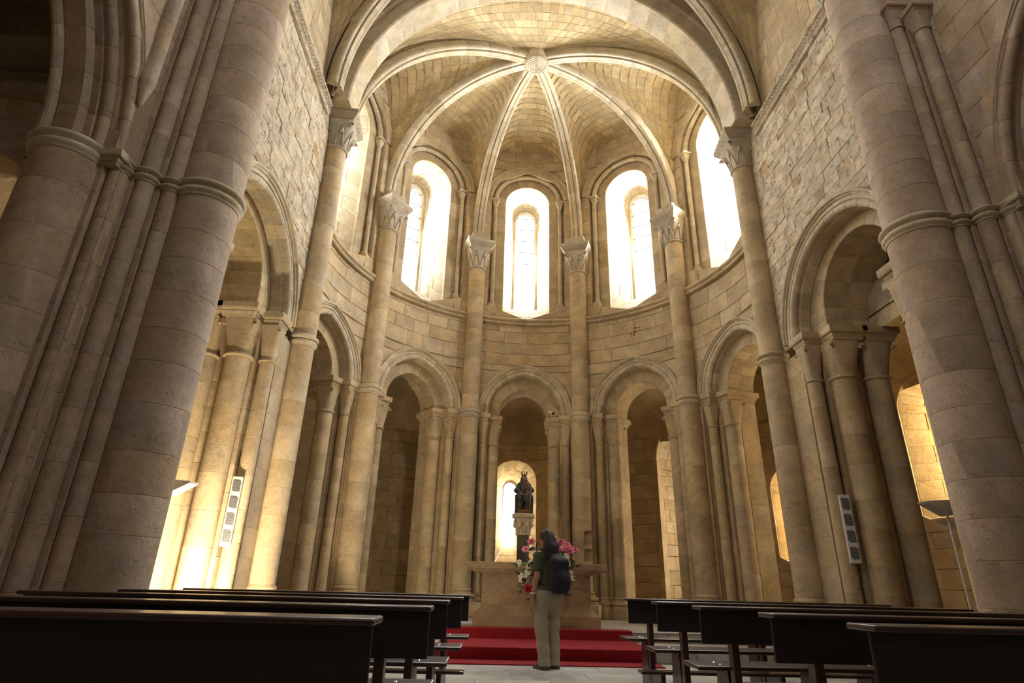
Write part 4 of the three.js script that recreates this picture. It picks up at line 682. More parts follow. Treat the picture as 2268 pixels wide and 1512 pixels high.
function bench(side, i, n, xEnd, zn, len, turn = 0) {
  const ord = ['foremost', 'second', 'third', 'fourth', 'rearmost'][i];
  const o = thing('pew', `dark varnished wooden pew, ${ord} from the altar in the row ${side < 0 ? 'before the brightly lit bay' : 'before the dark bay'}`, 'pew', side < 0 ? 'pews before the brightly lit bay' : 'pews before the dark bay');
  o.position.set(xEnd, 0, -zn); o.rotation.y = turn;
  const B = (name, w, h, d, x, y, z, m = WOOD, r) => { const g = mesh(name, box(w, h, d, r), m, o); g.position.set(side * x, y, z); return g; };
  B('top_rail', len, 0.026, 0.21, len / 2, 0.865, -0.105, WOOD, 0.008);
  B('back_panel', len - 0.02, 0.23, 0.022, len / 2, 0.74, -0.07, PANEL);
  B('seat', len, 0.03, 0.38, len / 2, 0.455, -0.36, WOOD2, 0.008);
  for (const x of [0.26, len / 2, len - 0.26]) {
    B('post', 0.055, 0.85, 0.085, x, 0.425, -0.12);
    const pr = new THREE.Shape(); pr.moveTo(-0.16, 0); pr.lineTo(0.16, 0); pr.lineTo(0.11, 0.44); pr.lineTo(-0.11, 0.44); pr.lineTo(-0.16, 0);
    const g = new THREE.ExtrudeGeometry(pr, { depth: 0.045, bevelEnabled: true, bevelSize: 0.004, bevelThickness: 0.004, bevelSegments: 1 }); g.rotateY(PI / 2);
    const m = mesh('trestle_leg', tidy(g, 0.4), WOOD2, o); m.position.set(side * x - 0.0225, 0.0, -0.33);
    B('kneeler_bracket', 0.05, 0.14, 0.36, x, 0.12, 0.12);
    for (const z of [-0.28, -0.42]) { const b = mesh('bolt', lathe([[0.001, 0.008], [0.009, 0.006], [0.012, 0]], 10, 1), STEEL, o); b.position.set(side * (x - 0.05), 0.47, z); }
  }
  B('kneeler', len - 0.04, 0.028, 0.16, len / 2, 0.20, 0.30, WOOD);
}
const rightZ = [7.03, 5.84, 4.68, 3.56, 2.55], leftZ = [6.75, 5.65, 4.55, 3.4, 2.25], leftX = [-1.005, -1.04, -1.10, -1.125, -1.225];
rightZ.forEach((z, i) => bench(1, i, 5, [0.74, 0.74, 0.75, 0.78, 0.73][i], z, 3.0));
leftZ.forEach((z, i) => bench(-1, i, 5, leftX[i], z, 3.0));

// ---------------------------------------------------------------- red carpet over the steps
{
  const cm = new THREE.MeshPhysicalMaterial({ color: lin(0.38, 0.006, 0.018), map: rep(tex(256, (i) => { const j = (i % 256) + Math.floor(i / 256) * N, v = 0.8 + (nC[j] - 0.5) * 0.6; return [v, v, v]; }), 5), roughness: 1, sheen: 0.4, sheenColor: lin(0.6, 0.05, 0.06), sheenRoughness: 0.6 });
  const c = thing('red_carpet', 'red carpet laid over the steps in front of the altar', 'carpet');
  const line = [[-8.77, 0.004], [-9.225, 0.004], [-9.238, 0.012], [-9.24, 0.152], [-9.25, 0.160], [-10.64, 0.160], [-10.66, 0.168], [-10.662, 0.302], [-10.672, 0.311], [-10.98, 0.311]];
  const segs = [['floor_strip', 0, 2], ['lower_riser', 2, 4], ['lower_tread', 4, 6], ['upper_riser', 6, 8], ['upper_tread', 8, 9]];
  for (const [n, a, b] of segs) { const rows = []; for (const x of [-1.52, -0.5, 0.5, 1.60]) { const l = line.slice(a, b + 1); rows.push([...l.map(([z, y]) => [x, y + 0.010, z + (y > 0.005 && y < 0.3 && n.includes('riser') ? 0.006 : 0)]), ...l.slice().reverse().map(([z, y]) => [x, y - 0.002, z])]); } mesh(n, grid(rows, true, true, 0.5), cm, c); }
}
// ---------------------------------------------------------------- altar
const ALTAR = family([0.58, 0.43, 0.27], 0.3);
{
  const o = thing('altar', 'tan stone altar with a thick slab on a flared block base', 'altar'); o.position.set(0.05, YF, -11.5);
  const rect = (a, b) => [[-a, -b], [a, -b], [a, b], [-a, b]];
  const loft = (prof) => grid(prof.map(([a, b, y]) => rect(a, b).map(([x, z]) => [x, y, z])), true, true, 0.3);
  mesh('foot', loft([[1.10, 0.50, 0], [1.10, 0.50, 0.20], [1.09, 0.49, 0.215], [1.04, 0.45, 0.235], [0.985, 0.40, 0.29], [0.965, 0.385, 0.36]]), ALTAR[2], o);
  for (let i = 0; i < 3; i++) { const g = mesh('body_block', box(0.64, 0.5, 0.76, 0.006), ALTAR[i], o); g.position.set(-0.64 + i * 0.64, 0.61, 0); }
  mesh('neck', loft([[0.96, 0.385, 0.86], [0.965, 0.39, 0.875]]), ALTAR[0], o);
  mesh('table_slab', loft([[1.02, 0.42, 0.87], [1.06, 0.44, 0.872], [1.22, 0.52, 0.935], [1.235, 0.53, 0.945], [1.235, 0.53, 1.04], [1.23, 0.525, 1.05]]), ALTAR[3], o);
}
// ---------------------------------------------------------------- marching cubes for figures
function blob(c, half, res, sdf) {
  const mc = new MarchingCubes(res, WOOD, false, false, 400000), f = mc.field, hs = res / 2; mc.isolation = 0;
  for (let z = 0; z < res; z++) for (let y = 0; y < res; y++) for (let x = 0; x < res; x++) f[z * res * res + y * res + x] = -sdf(c[0] + (x - hs) / hs * half, c[1] + (y - hs) / hs * half, c[2] + (z - hs) / hs * half);
  mc.update();
  const n = mc.count, p = new Float32Array(mc.positionArray.subarray(0, n * 3)), nn = new Float32Array(n * 3), e = half / hs * 0.6;
  for (let i = 0; i < n; i++) {
    for (let k = 0; k < 3; k++) p[i * 3 + k] = c[k] + p[i * 3 + k] * half;
    const [x, y, z] = [p[i * 3], p[i * 3 + 1], p[i * 3 + 2]], g = [sdf(x + e, y, z) - sdf(x - e, y, z), sdf(x, y + e, z) - sdf(x, y - e, z), sdf(x, y, z + e) - sdf(x, y, z - e)], l = Math.hypot(...g) || 1;
    for (let k = 0; k < 3; k++) nn[i * 3 + k] = g[k] / l;
  }
  const g = new THREE.BufferGeometry(); g.setAttribute('position', new THREE.BufferAttribute(p, 3)); g.setAttribute('normal', new THREE.BufferAttribute(nn, 3));
  return boxUV(g);
}
const cap = (a, b, ra, rb) => { const d = [b[0] - a[0], b[1] - a[1], b[2] - a[2]], l2 = d[0] ** 2 + d[1] ** 2 + d[2] ** 2 || 1e-9; return (x, y, z) => { const t = Math.min(1, Math.max(0, ((x - a[0]) * d[0] + (y - a[1]) * d[1] + (z - a[2]) * d[2]) / l2)); return Math.hypot(x - a[0] - d[0] * t, y - a[1] - d[1] * t, z - a[2] - d[2] * t) - lerp(ra, rb, t); }; };
const ell = (c, r) => (x, y, z) => { const a = (x - c[0]) / r[0], b = (y - c[1]) / r[1], d = (z - c[2]) / r[2], k = Math.hypot(a, b, d); return (k - 1) * Math.min(...r); };
const rbox = (c, h, r) => (x, y, z) => { const q = [Math.abs(x - c[0]) - h[0] + r, Math.abs(y - c[1]) - h[1] + r, Math.abs(z - c[2]) - h[2] + r]; return Math.hypot(...q.map((v) => Math.max(v, 0))) + Math.min(Math.max(...q), 0) - r; };
const smin = (k, ...fs) => (x, y, z) => { let r = fs[0](x, y, z); for (let i = 1; i < fs.length; i++) { const b = fs[i](x, y, z), h = Math.max(k - Math.abs(r - b), 0) / k; r = Math.min(r, b) - h * h * k * 0.25; } return r; };
const clip = (f, g) => (x, y, z) => Math.max(f(x, y, z), g(x, y, z));
const plain = (r, g, b, rough = 0.85) => new THREE.MeshStandardMaterial({ color: lin(r, g, b), roughness: rough });

// ---------------------------------------------------------------- the visitor
{
  const o = thing('person', 'standing visitor in green shirt and khaki trousers seen from behind, looking up', 'person'); o.position.set(-0.005, 0, -8.5); o.rotation.y = 0.55;
  // joints, facing -z
  const Sk = plain(0.40, 0.20, 0.13, 0.6);
  const hip = [0, 0.90, 0], legs = [[[-0.095, 0.88, 0.0], [-0.10, 0.49, -0.015], [-0.085, 0.09, 0.035]], [[0.095, 0.88, 0.0], [0.105, 0.49, -0.03], [0.10, 0.09, 0.0]]];
  const armL = [[-0.165, 1.355, 0.0], [-0.205, 1.09, 0.03], [-0.235, 0.86, -0.02]], armR = [[0.165, 1.355, 0.0], [0.20, 1.10, -0.02], [0.15, 1.02, -0.22]];
  const torso = smin(0.08, cap([0, 0.93, 0.0], [0, 1.08, -0.005], 0.125, 0.112), cap([0, 1.08, -0.005], [0, 1.30, 0.0], 0.112, 0.115), cap([-0.125, 1.365, 0.0], [0.125, 1.365, 0.0], 0.062, 0.062), ell([-0.075, 1.2, -0.07], [0.075, 0.09, 0.07]), ell([0.075, 1.2, -0.07], [0.075, 0.09, 0.07]), ell([-0.085, 0.89, 0.04], [0.095, 0.11, 0.10]), ell([0.085, 0.89, 0.04], [0.095, 0.11, 0.10]));
  const arm = (a) => smin(0.03, cap(a[0], a[1], 0.047, 0.038), cap(a[1], a[2], 0.037, 0.025));
  const leg = (l) => smin(0.04, cap(l[0], l[1], 0.085, 0.055), cap(l[1], l[2], 0.056, 0.035), ell([l[1][0], l[1][1] - 0.12, l[1][2] + 0.03], [0.055, 0.11, 0.055]));
  const foot = (l) => smin(0.03, cap([l[2][0], 0.05, l[2][2] + 0.02], [l[2][0] - 0.01, 0.04, l[2][2] - 0.13], 0.036, 0.034), cap(l[2], [l[2][0], 0.05, l[2][2] + 0.01], 0.036, 0.036));
  const neck = cap([0, 1.36, 0.0], [0, 1.49, -0.025], 0.052, 0.048);
  const body = smin(0.05, torso, arm(armL), arm(armR), ...legs.map(leg), ...legs.map(foot), neck);
  // head tilted back
  const hc = [0, 1.565, -0.035], tb = 0.42, H = (f) => (x, y, z) => { const dy = y - hc[1], dz = z - hc[2], c = Math.cos(tb), s = Math.sin(tb); return f(x, hc[1] + dy * c + dz * -s, hc[2] + dy * s + dz * c); };
  const head = H(smin(0.03, ell([0, 1.60, -0.02], [0.076, 0.092, 0.093]), ell([0, 1.545, -0.065], [0.056, 0.075, 0.06]), cap([0, 1.59, -0.12], [0, 1.555, -0.142], 0.012, 0.017), ell([0, 1.525, -0.118], [0.026, 0.012, 0.012]), ell([-0.078, 1.575, -0.02], [0.012, 0.03, 0.02]), ell([0.078, 1.575, -0.02], [0.012, 0.03, 0.02])));
  const hand = (w, dir, side) => { const f = [cap(w, [w[0] + dir[0] * 0.07, w[1] + dir[1] * 0.07, w[2] + dir[2] * 0.07], 0.024, 0.03)]; const tip = (off, len, bend) => { const b = [w[0] + dir[0] * 0.085 , w[1] + dir[1] * 0.085, w[2] + dir[2] * 0.085 + off], k = [b[0] + dir[0] * len * 0.55, b[1] + dir[1] * len * 0.55, b[2] + dir[2] * len * 0.55], e = [k[0] + dir[0] * len * 0.4 + bend * side, k[1] + dir[1] * len * 0.42, k[2] + dir[2] * len * 0.42 - 0.004]; f.push(cap(b, k, 0.0095, 0.009), cap(k, e, 0.009, 0.0075)); }; tip(-0.029, 0.075, 0.012); tip(-0.010, 0.085, 0.014); tip(0.010, 0.08, 0.016); tip(0.028, 0.062, 0.016); f.push(cap([w[0], w[1] - 0.03, w[2] - 0.024], [w[0] + side * 0.014, w[1] - 0.075, w[2] - 0.046], 0.012, 0.010), cap([w[0] + side * 0.014, w[1] - 0.075, w[2] - 0.046], [w[0] + side * 0.02, w[1] - 0.105, w[2] - 0.048], 0.010, 0.008)); return smin(0.012, ...f); };
  const hl = hand(armL[2], [-0.12, -0.99, -0.05], 1), hr = hand([armR[2][0], armR[2][1], armR[2][2]], [-0.35, 0.1, -0.93], -1);
  const gs = [blob([0, 0.75, 0], 0.84, 120, body), blob([0, 1.56, -0.03], 0.16, 52, smin(0.02, head, neck)), blob([armL[2][0] - 0.01, armL[2][1] - 0.08, armL[2][2]], 0.13, 52, smin(0.012, hl, cap(armL[1], armL[2], 0.037, 0.025))), blob([armR[2][0] - 0.03, armR[2][1], armR[2][2] - 0.08], 0.14, 48, smin(0.012, hr, cap(armR[1], armR[2], 0.037, 0.025)))];
  mesh('body', mergeGeometries(gs), Sk, o, 'bare forearms, neck and face');
  // clothes
  const shirt = clip(smin(0.04, (x, y, z) => torso(x, y, z) - 0.018 - 0.004 * Math.sin(y * 46 + x * 20), cap(armL[0], [-0.188, 1.20, 0.015], 0.068, 0.064), cap(armR[0], [0.186, 1.20, -0.01], 0.068, 0.064)), (x, y, z) => Math.max(0.93 - y, y - 1.41 + Math.abs(x) * 0.02));
  mesh('shirt', blob([0, 1.17, 0], 0.30, 62, shirt), plain(0.062, 0.085, 0.045, 0.95), o, 'moss-green short-sleeved shirt');
  const tro = (l) => smin(0.05, cap(l[0], l[1], 0.105, 0.082), cap(l[1], [l[2][0], 0.05, l[2][2]], 0.082, 0.078));
  const trouser = clip((x, y, z) => smin(0.05, ell([-0.08, 0.88, 0.035], [0.115, 0.14, 0.125]), ell([0.08, 0.88, 0.035], [0.115, 0.14, 0.125]), cap([0, 0.97, 0], [0, 1.0, 0], 0.135, 0.132), tro(legs[0]), tro(legs[1]))(x, y, z) - 0.004 * Math.sin(y * 38 + 9 * x) * (y < 0.7 ? 1 : 0.3), (x, y, z) => Math.max(0.035 - y, y - 1.0));
  mesh('trousers', blob([0, 0.52, 0.01], 0.54, 96, trouser), new THREE.MeshStandardMaterial({ color: lin(0.34, 0.295, 0.215), roughness: 0.95, bumpMap: sBump, bumpScale: 0.004 }), o, 'loose khaki trousers');
  const hair = clip(smin(0.04, H(ell([0, 1.605, 0.0], [0.098, 0.108, 0.104])), ell([0, 1.50, 0.06], [0.115, 0.13, 0.075]), cap([-0.035, 1.47, 0.075], [-0.055, 1.33, 0.115], 0.065, 0.04), cap([0.035, 1.47, 0.08], [0.05, 1.30, 0.135], 0.065, 0.035), cap([0, 1.45, 0.09], [0.0, 1.27, 0.15], 0.07, 0.04)), (x, y, z) => 0.055 - Math.hypot(x * 0.8, y - 1.60 - 0.02, z + 0.135) * 0.8);
  mesh('hair', blob([0, 1.46, 0.04], 0.26, 84, (x, y, z) => hair(x, y, z) + 0.0016 * Math.sin(x * 150 + 2 * Math.sin(y * 22))), new THREE.MeshPhysicalMaterial({ color: lin(0.010, 0.007, 0.007), roughness: 0.62 }), o, 'long dark hair');
  for (const l of legs) { mesh('sandal', blob([l[2][0] - 0.005, 0.03, l[2][2] - 0.055], 0.16, 44, smin(0.01, rbox([l[2][0] - 0.005, 0.014, l[2][2] - 0.055], [0.048, 0.013, 0.135], 0.012), clip((x, y, z) => foot(l)(x, y, z) - 0.006, (x, y, z) => Math.min(Math.abs(z - l[2][2] + 0.10) - 0.022, Math.abs(z - l[2][2] - 0.02) - 0.02)))), plain(0.10, 0.06, 0.04, 0.8), o, 'brown sandal'); }
  const br = new THREE.TorusGeometry(0.034, 0.009, 8, 20); br.rotateX(PI / 2); const bm = mesh('bracelet', tidy(br, 1), plain(0.75, 0.72, 0.68, 0.4), o, 'pale bracelet on the wrist'); bm.position.set(armL[2][0] + 0.004, armL[2][1] + 0.03, armL[2][2]);
  // backpack worn on the back: a thing of its own
  const bp = thing('backpack', 'black backpack worn by the standing visitor', 'backpack'); bp.position.copy(o.position); bp.rotation.copy(o.rotation);
  const black = new THREE.MeshStandardMaterial({ color: lin(0.010, 0.010, 0.014), roughness: 0.8 });
  mesh('bag', blob([0.02, 1.16, 0.2], 0.30, 64, smin(0.04, rbox([0.02, 1.12, 0.215], [0.15, 0.225, 0.085], 0.08), ell([0.02, 1.04, 0.25], [0.145, 0.145, 0.10]), ell([0.01, 1.30, 0.18], [0.11, 0.09, 0.06]))), black, bp);
  mesh('front_pocket', blob([0.03, 1.04, 0.31], 0.16, 40, smin(0.02, rbox([0.03, 1.04, 0.285], [0.10, 0.10, 0.045], 0.04))), plain(0.014, 0.014, 0.018, 0.6), bp);
  for (const s of [-1, 1]) mesh('strap', tidy(new THREE.TubeGeometry(new THREE.CatmullRomCurve3([[s * 0.10, 1.33, 0.15], [s * 0.115, 1.43, 0.05], [s * 0.12, 1.43, -0.04], [s * 0.13, 1.30, -0.13], [s * 0.155, 1.12, -0.10], [s * 0.15, 0.98, 0.10]].map((p) => new THREE.Vector3(...p))), 28, 0.022, 7), 1), black, bp);
  mesh('zip', tidy(new THREE.TubeGeometry(new THREE.CatmullRomCurve3(Array.from({ length: 13 }, (_, i) => { const a = PI * (i / 12); return new THREE.Vector3(0.03 + 0.105 * Math.cos(a), 1.14 + 0.19 * Math.sin(a) - 0.03, 0.292 - 0.07 * Math.sin(a) ** 2); })), 30, 0.004, 5), 1), plain(0.05, 0.05, 0.06, 0.4), bp);
}
// ---------------------------------------------------------------- statue on its column
{
  const px = -0.075, pz = -13.3;
  const p = thing('pedestal_column', 'dark grey column with a pale carved capital behind the altar', 'pedestal');
  const dk = stoneMat(0.14, 0.12, 0.105);
  const f = mesh('foot', box(0.5, 0.2, 0.5, 0.02), dk, p); f.position.set(px, YF + 0.1, pz);
  const s = mesh('shaft', lathe([[0.135, 0], [0.133, 1.49], [0.001, 1.49]], 28), dk, p); s.position.set(px, YF + 0.2, pz);
  capital(p, px, 1.99, pz, 0.14, 0.2, 0.32, PALE, { carved: 8 });
  const ab = mesh('abacus', lathe([[0.001, 0], [0.2, 0], [0.245, 0.03], [0.25, 0.07], [0.235, 0.11], [0.001, 0.115]], 36, 0.8), PALE[2], p); ab.position.set(px, 2.31, pz);
  const o = thing('statue', 'small dark painted statue of a crowned seated mother holding a child', 'statue'); o.position.set(px + 0.005, 2.425, pz); o.rotation.y = 0.0;
  const wood = plain(0.055, 0.03, 0.018, 0.5), blue = plain(0.022, 0.020, 0.022, 0.55), red = plain(0.07, 0.022, 0.014, 0.5), gold = new THREE.MeshStandardMaterial({ color: lin(0.22, 0.11, 0.035), roughness: 0.42, metalness: 0.6 }), face = plain(0.17, 0.085, 0.05, 0.5);
  mesh('throne', mergeGeometries([box(0.40, 0.09, 0.30).translate(0, 0.045, 0), box(0.36, 0.27, 0.26).translate(0, 0.22, -0.01), box(0.035, 0.30, 0.05).translate(-0.185, 0.24, 0.1), box(0.035, 0.30, 0.05).translate(0.185, 0.24, 0.1)]), wood, o);
  mesh('plaque', box(0.24, 0.06, 0.012), gold, o, 'gilded panel under the feet').position.set(0, 0.05, 0.155);
  const robe = smin(0.05, cap([0, 0.40, -0.02], [0, 0.60, -0.03], 0.125, 0.10), cap([-0.07, 0.38, 0.0], [-0.085, 0.36, 0.15], 0.085, 0.075), cap([0.07, 0.38, 0.0], [0.085, 0.36, 0.15], 0.085, 0.075), cap([-0.085, 0.36, 0.15], [-0.075, 0.13, 0.13], 0.07, 0.062), cap([0.085, 0.36, 0.15], [0.075, 0.13, 0.13], 0.07, 0.062), cap([-0.10, 0.62, -0.03], [-0.165, 0.50, 0.02], 0.055, 0.05), cap([0.10, 0.62, -0.03], [0.165, 0.50, 0.02], 0.055, 0.05), cap([-0.165, 0.50, 0.02], [-0.10, 0.45, 0.14], 0.045, 0.03), cap([0.165, 0.50, 0.02], [0.11, 0.46, 0.12], 0.045, 0.03));
  mesh('robe', blob([0, 0.38, 0.03], 0.34, 68, (x, y, z) => robe(x, y, z) + 0.006 * Math.sin(x * 70 + 3 * Math.sin(y * 14))), blue, o, 'dark robe');
  mesh('tunic', blob([0, 0.5, 0.04], 0.2, 44, smin(0.03, cap([0, 0.46, 0.05], [0, 0.60, 0.03], 0.07, 0.05))), red, o, 'dull red tunic');
  mesh('head', blob([0, 0.755, 0.01], 0.11, 40, smin(0.02, ell([0, 0.765, 0.005], [0.05, 0.066, 0.056]), cap([0, 0.66, -0.01], [0, 0.73, 0], 0.034, 0.034), cap([0, 0.765, 0.056], [0, 0.745, 0.066], 0.007, 0.010))), face, o);
  mesh('veil', blob([0, 0.72, -0.03], 0.17, 46, clip(smin(0.03, ell([0, 0.775, -0.012], [0.066, 0.076, 0.062]), cap([-0.05, 0.74, -0.02], [-0.08, 0.61, -0.01], 0.028, 0.035), cap([0.05, 0.74, -0.02], [0.08, 0.61, -0.01], 0.028, 0.035)), (x, y, z) => 0.052 - Math.hypot(x, (y - 0.755) * 0.8, z - 0.07))), wood, o);
  const cr = part('crown', o); mesh('band', lathe([[0.052, 0], [0.06, 0], [0.066, 0.035], [0.058, 0.035], [0.052, 0]], 20), gold, cr).position.set(0, 0.82, -0.005);
  for (let i = 0; i < 8; i++) { const a = i / 8 * 2 * PI, t = mesh('crown_point', new THREE.ConeGeometry(0.017, 0.055, 5), gold, cr); t.position.set(0.064 * Math.cos(a), 0.88, -0.005 + 0.064 * Math.sin(a)); const q = mesh('crown_bead', BEAD, gold, cr); q.position.set(0.064 * Math.cos(a), 0.908, -0.005 + 0.064 * Math.sin(a)); q.scale.setScalar(0.7); }
  const ch = part('child', o);
  mesh('child_body', blob([0.07, 0.51, 0.14], 0.16, 48, smin(0.025, cap([0.075, 0.47, 0.13], [0.075, 0.575, 0.12], 0.05, 0.036), cap([0.055, 0.45, 0.15], [0.045, 0.37, 0.21], 0.032, 0.024), cap([0.095, 0.45, 0.15], [0.10, 0.37, 0.21], 0.032, 0.024), cap([0.045, 0.57, 0.13], [0.02, 0.52, 0.185], 0.02, 0.014), cap([0.105, 0.57, 0.13], [0.125, 0.51, 0.18], 0.02, 0.014))), red, ch, 'dull red garment');
  mesh('child_head', blob([0.075, 0.65, 0.125], 0.07, 30, smin(0.01, ell([0.075, 0.65, 0.125], [0.035, 0.044, 0.04]), cap([0.075, 0.60, 0.12], [0.075, 0.63, 0.12], 0.02, 0.02))), face, ch);
}
// ---------------------------------------------------------------- flowers before the altar
{
  const o = thing('flower_arrangement', 'tall flower arrangement of pink roses and white blooms before the altar', 'flowers'); o.position.set(0.13, YF + 0.024, -10.80);
  const green = [[0.022, 0.055, 0.016], [0.035, 0.075, 0.022], [0.05, 0.09, 0.04]].map((c) => plain(...c, 0.6));
  const petal = (w, h, curl) => { const rows = []; for (let j = 0; j <= 4; j++) { const v = j / 4, ww = w * Math.sin(PI * (0.12 + 0.80 * v)); rows.push(Array.from({ length: 5 }, (_, i) => { const u = i / 4 * 2 - 1; return [ww * u, h * v, curl * v * v + 0.35 * w * (1 - u * u) * -1]; })); } return rows; };
  const bloom = (n, layers) => { const gs = []; layers.forEach(([w, h, curl, tilt, r], L) => { for (let i = 0; i < n; i++) { const g = grid(petal(w, h, curl), false, false, 1); g.rotateX(tilt); g.translate(0, 0, r); g.rotateY((i + L * 0.5) / n * 2 * PI); gs.push(g); } }); return mergeGeometries(gs); };
  const roseG = bloom(5, [[0.012, 0.05, 0.004, 0.05, 0.008], [0.020, 0.055, 0.012, 0.25, 0.014], [0.028, 0.058, 0.024, 0.5, 0.016], [0.032, 0.055, 0.03, 0.85, 0.016]]), whiteG = bloom(7, [[0.014, 0.05, 0.006, 1.05, 0.008], [0.011, 0.03, 0.004, 0.6, 0.004]]), eye = tidy(new THREE.SphereGeometry(0.011, 7, 6), 1);
  const leafRows = petal(0.03, 0.13, 0.035), leafG = grid(leafRows, false, false, 1), sprigG = grid(petal(0.012, 0.16, 0.05), false, false, 1);
  const pink = [[0.72, 0.20, 0.27], [0.80, 0.30, 0.36], [0.62, 0.13, 0.21]].map((c) => plain(...c, 0.7)), white = [[0.72, 0.72, 0.62], [0.62, 0.64, 0.50]].map((c) => plain(...c, 0.75)), crim = plain(0.35, 0.01, 0.04, 0.7), yel = plain(0.5, 0.36, 0.06, 0.8);
  // stand and vase, mostly hidden
  const st = mesh('stand', lathe([[0.16, 0], [0.16, 0.02], [0.02, 0.04], [0.018, 0.82], [0.10, 0.86], [0.13, 0.98], [0.11, 1.0], [0.001, 0.98]], 20), plain(0.06, 0.05, 0.04, 0.5), o); st.position.set(0.0, 0.0, 0.0);
  const stemTo = (x, y, z, x0, y0) => mesh('stem', tidy(new THREE.TubeGeometry(new THREE.CatmullRomCurve3([new THREE.Vector3(x0, y0, 0), new THREE.Vector3(lerp(x0, x, 0.5), lerp(y0, y, 0.62), z * 0.4), new THREE.Vector3(x, y, z)]), 8, 0.004, 4), 1), green[1], o);
  const aim = (m, x, y, z) => { m.quaternion.setFromUnitVectors(new THREE.Vector3(0, 1, 0), new THREE.Vector3(x, y, z).normalize()); };
  const roses = [[0.10, 1.45, 0.08], [0.16, 1.42, 0.05], [0.04, 1.38, 0.1], [0.11, 1.36, 0.13], [0.18, 1.355, 0.1], [0.22, 1.34, 0.06], [0.13, 1.28, 0.14], [0.15, 1.25, 0.12], [0.31, 1.36, 0.02], [0.42, 1.30, 0.04], [0.36, 1.245, 0.1], [0.41, 1.225, 0.12], [0.46, 1.25, 0.07], [0.48, 1.21, 0.1], [0.55, 1.225, 0.05], [0.40, 1.19, 0.12], [-0.30, 1.22, 0.06], [-0.2, 1.35, 0.02], [0.27, 1.22, 0.1]];
  roses.forEach(([x, y, z], i) => { stemTo(x, y, z, 0, 1.0); const m = mesh('rose', roseG, pink[i % 3], o); m.position.set(x, y, z); aim(m, x * 0.6 - 0.05, 0.75, 0.75); m.scale.setScalar(rr(0.92, 1.2)); });
  const whites = []; for (let i = 0; i < 16; i++) { const a = rr(0, 1); whites.push([0.24 + rr(0, 0.26), lerp(1.08, 0.74, a) + rr(-0.03, 0.05), 0.12 + rr(0, 0.12)]); } for (let i = 0; i < 12; i++) whites.push([-0.42 + rr(0, 0.22), rr(0.72, 1.05), 0.12 + rr(0, 0.1)]); whites.push([0.25, 0.63, 0.2], [0.22, 0.70, 0.2]);
  whites.forEach(([x, y, z], i) => { stemTo(x, y, z, 0, 0.95); const m = mesh('white_bloom', whiteG, white[i % 2], o); m.position.set(x, y, z); aim(m, x * 0.9, 0.35, 0.8); m.scale.setScalar(rr(0.7, 1.1)); const e = mesh('bloom_eye', eye, yel, m); e.position.y = 0.008; });
  for (const [x, y, z] of [[0.27, 0.55, 0.2], [0.25, 0.50, 0.22], [0.17, 0.46, 0.2], [-0.25, 0.60, 0.15]]) { const m = mesh('crimson_bloom', roseG, crim, o); m.position.set(x, y, z); aim(m, x, 0.1, 1); m.scale.setScalar(1.15); stemTo(x, y, z, 0, 0.9); }
  for (let i = 0; i < 120; i++) { const a = rnd() * 2 * PI, lowr = i % 2, x = lowr ? (rnd() < 0.5 ? rr(-0.42, -0.12) : rr(0.1, 0.46)) : rr(-0.2, 0.56), y = lowr ? rr(0.45, 1.02) : rr(1.02, 1.30) - Math.abs(x - 0.15) * 0.15, z = rr(-0.05, 0.17); const m = mesh('leaf', i % 3 ? leafG : sprigG, green[i % 3], o); m.position.set(x, y, z); aim(m, x - 0.1 + rr(-0.4, 0.4), rr(-0.5, 0.6), rr(0.1, 0.9)); m.rotateY(a); m.scale.setScalar(rr(0.7, 1.2)); }
}
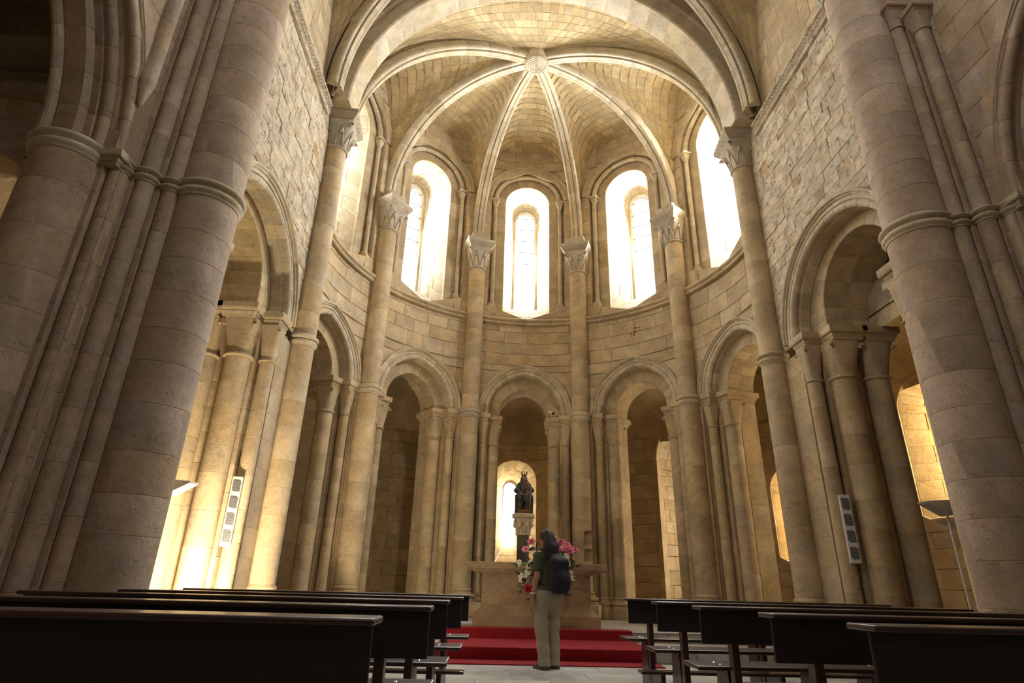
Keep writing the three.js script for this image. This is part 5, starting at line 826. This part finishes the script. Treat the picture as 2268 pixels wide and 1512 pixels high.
// ---------------------------------------------------------------- loudspeakers, lamps, security camera
const SLAT = plain(0.25, 0.25, 0.25), WHITE = plain(0.62, 0.59, 0.53, 0.5), GRILLE = plain(0.10, 0.10, 0.105, 0.7);
for (const sg of [-1, 1]) {
  const o = thing('loudspeaker', sg < 0 ? 'slim white column loudspeaker with four grilles on the brightly lit jamb' : 'slim white column loudspeaker with four grilles on the dark jamb', 'loudspeaker');
  o.position.set(sg * 4.57, 1.39, -8.94); o.rotation.y = -sg * 0.3;
  const b = mesh('case', box(0.145, 0.98, 0.09, 0.008), WHITE, o); b.position.y = 0.49;
  for (let i = 0; i < 4; i++) {
    const c = 0.1, hw = 0.054, hh = 0.085, k = 0.026, s = new THREE.Shape(); s.moveTo(-hw + k, -hh); s.lineTo(hw, -hh); s.lineTo(hw, hh - k); s.lineTo(hw - k, hh); s.lineTo(-hw, hh); s.lineTo(-hw, -hh + k); s.lineTo(-hw + k, -hh);
    const g = part('grille', o); g.position.set(0, 0.14 + i * 0.235, 0.046);
    const m = mesh('grille_back', boxUV(new THREE.ExtrudeGeometry(s, { depth: 0.003, bevelEnabled: false })), GRILLE, g);
    for (let j = -5; j <= 5; j++) { const q = mesh('slat', box(0.095 - Math.max(0, Math.abs(j) - 3) * 0.012, 0.005, 0.004, 0.001), SLAT, g); q.position.set(0, j * 0.0148, 0.005); }
  }
  const br = mesh('bracket', box(0.05, 0.08, 0.10, 0.004), LEAD, o); br.position.set(0, 0.5, -0.09);
  const l = thing('lamp_stand', sg < 0 ? 'white uplighter on a thin pole before the brightly lit shafts' : 'grey uplighter on a thin pole before the dark bay', 'lamp');
  l.position.set(sg * 4.62, 0, sg < 0 ? -7.2 : -7.0);
  mesh('base', lathe([[0.16, 0], [0.16, 0.015], [0.02, 0.03], [0.001, 0.03]], 28), WHITE, l);
  const po = mesh('pole', lathe([[0.0125, 0.02], [0.0125, 1.92], [0.001, 1.92]], 14), WHITE, l);
  const sh = new THREE.Shape(); sh.moveTo(-0.03, 0.02); sh.lineTo(0.30, -0.005); sh.lineTo(0.29, -0.02); sh.lineTo(0.02, -0.15); sh.quadraticCurveTo(-0.03, -0.16, -0.035, -0.12); sh.lineTo(-0.03, 0.02);
  const hg = new THREE.ExtrudeGeometry(sh, { depth: 0.16, bevelEnabled: true, bevelSize: 0.006, bevelThickness: 0.006, bevelSegments: 2 }); hg.translate(0, 0, -0.08);
  const hd = mesh('lamp_head', tidy(hg, 0.5), plain(0.45, 0.45, 0.44, 0.5), l); hd.position.set(0, 2.02, 0); hd.rotation.y = sg < 0 ? -0.15 : PI + 0.15;
}
{
  // floodlight on the floor of the bay, behind the pews and the pier
  const o = thing('floodlight', 'small floor floodlight throwing warm light up the shafts of the lit bay', 'lamp'); o.position.set(-4.3, 0, -7.62);
  const b = mesh('housing', box(0.42, 0.28, 0.10, 0.012), LEAD, o); b.position.set(0, 0.26, 0.06); b.rotation.x = 0.45;
  const f = mesh('lamp_glass', box(0.36, 0.22, 0.01, 0.002), new THREE.MeshStandardMaterial({ color: lin(0.9, 0.85, 0.7), emissive: lin(1, 0.78, 0.45), emissiveIntensity: 8 }), o); f.position.set(0, 0.285, 0.006); f.rotation.x = 0.45;
  for (const s of [-1, 1]) { const q = mesh('bracket_arm', box(0.02, 0.26, 0.03), LEAD, o); q.position.set(s * 0.22, 0.13, 0.06); }
  const p = mesh('foot', box(0.46, 0.02, 0.2), LEAD, o); p.position.set(0, 0.01, 0.05);
  daylight('floodlight_beam', -4.3, 0.32, -7.71, 0.36, 0.22, [-4.75, 1.6, -8.95], 1100, 0xffe9c4);
}
{
  const o = thing('security_camera', 'small white security camera on the arch behind the altar', 'camera'); o.position.set(0.64, 5.12, -14.62); o.rotation.set(0.5, 0.5, 0);
  const b = mesh('body', lathe([[0.001, 0], [0.045, 0], [0.045, 0.16], [0.001, 0.165]], 16), WHITE, o); b.rotation.x = PI / 2;
  const n = mesh('lens', lathe([[0.001, 0], [0.034, 0], [0.034, 0.012], [0.001, 0.012]], 16), plain(0.01, 0.01, 0.01, 0.2), o); n.rotation.x = PI / 2; n.position.z = 0.16;
  const a = mesh('bracket', box(0.02, 0.02, 0.14), WHITE, o); a.position.set(0, 0.03, -0.05);
}
renderer.render(scene, camera);
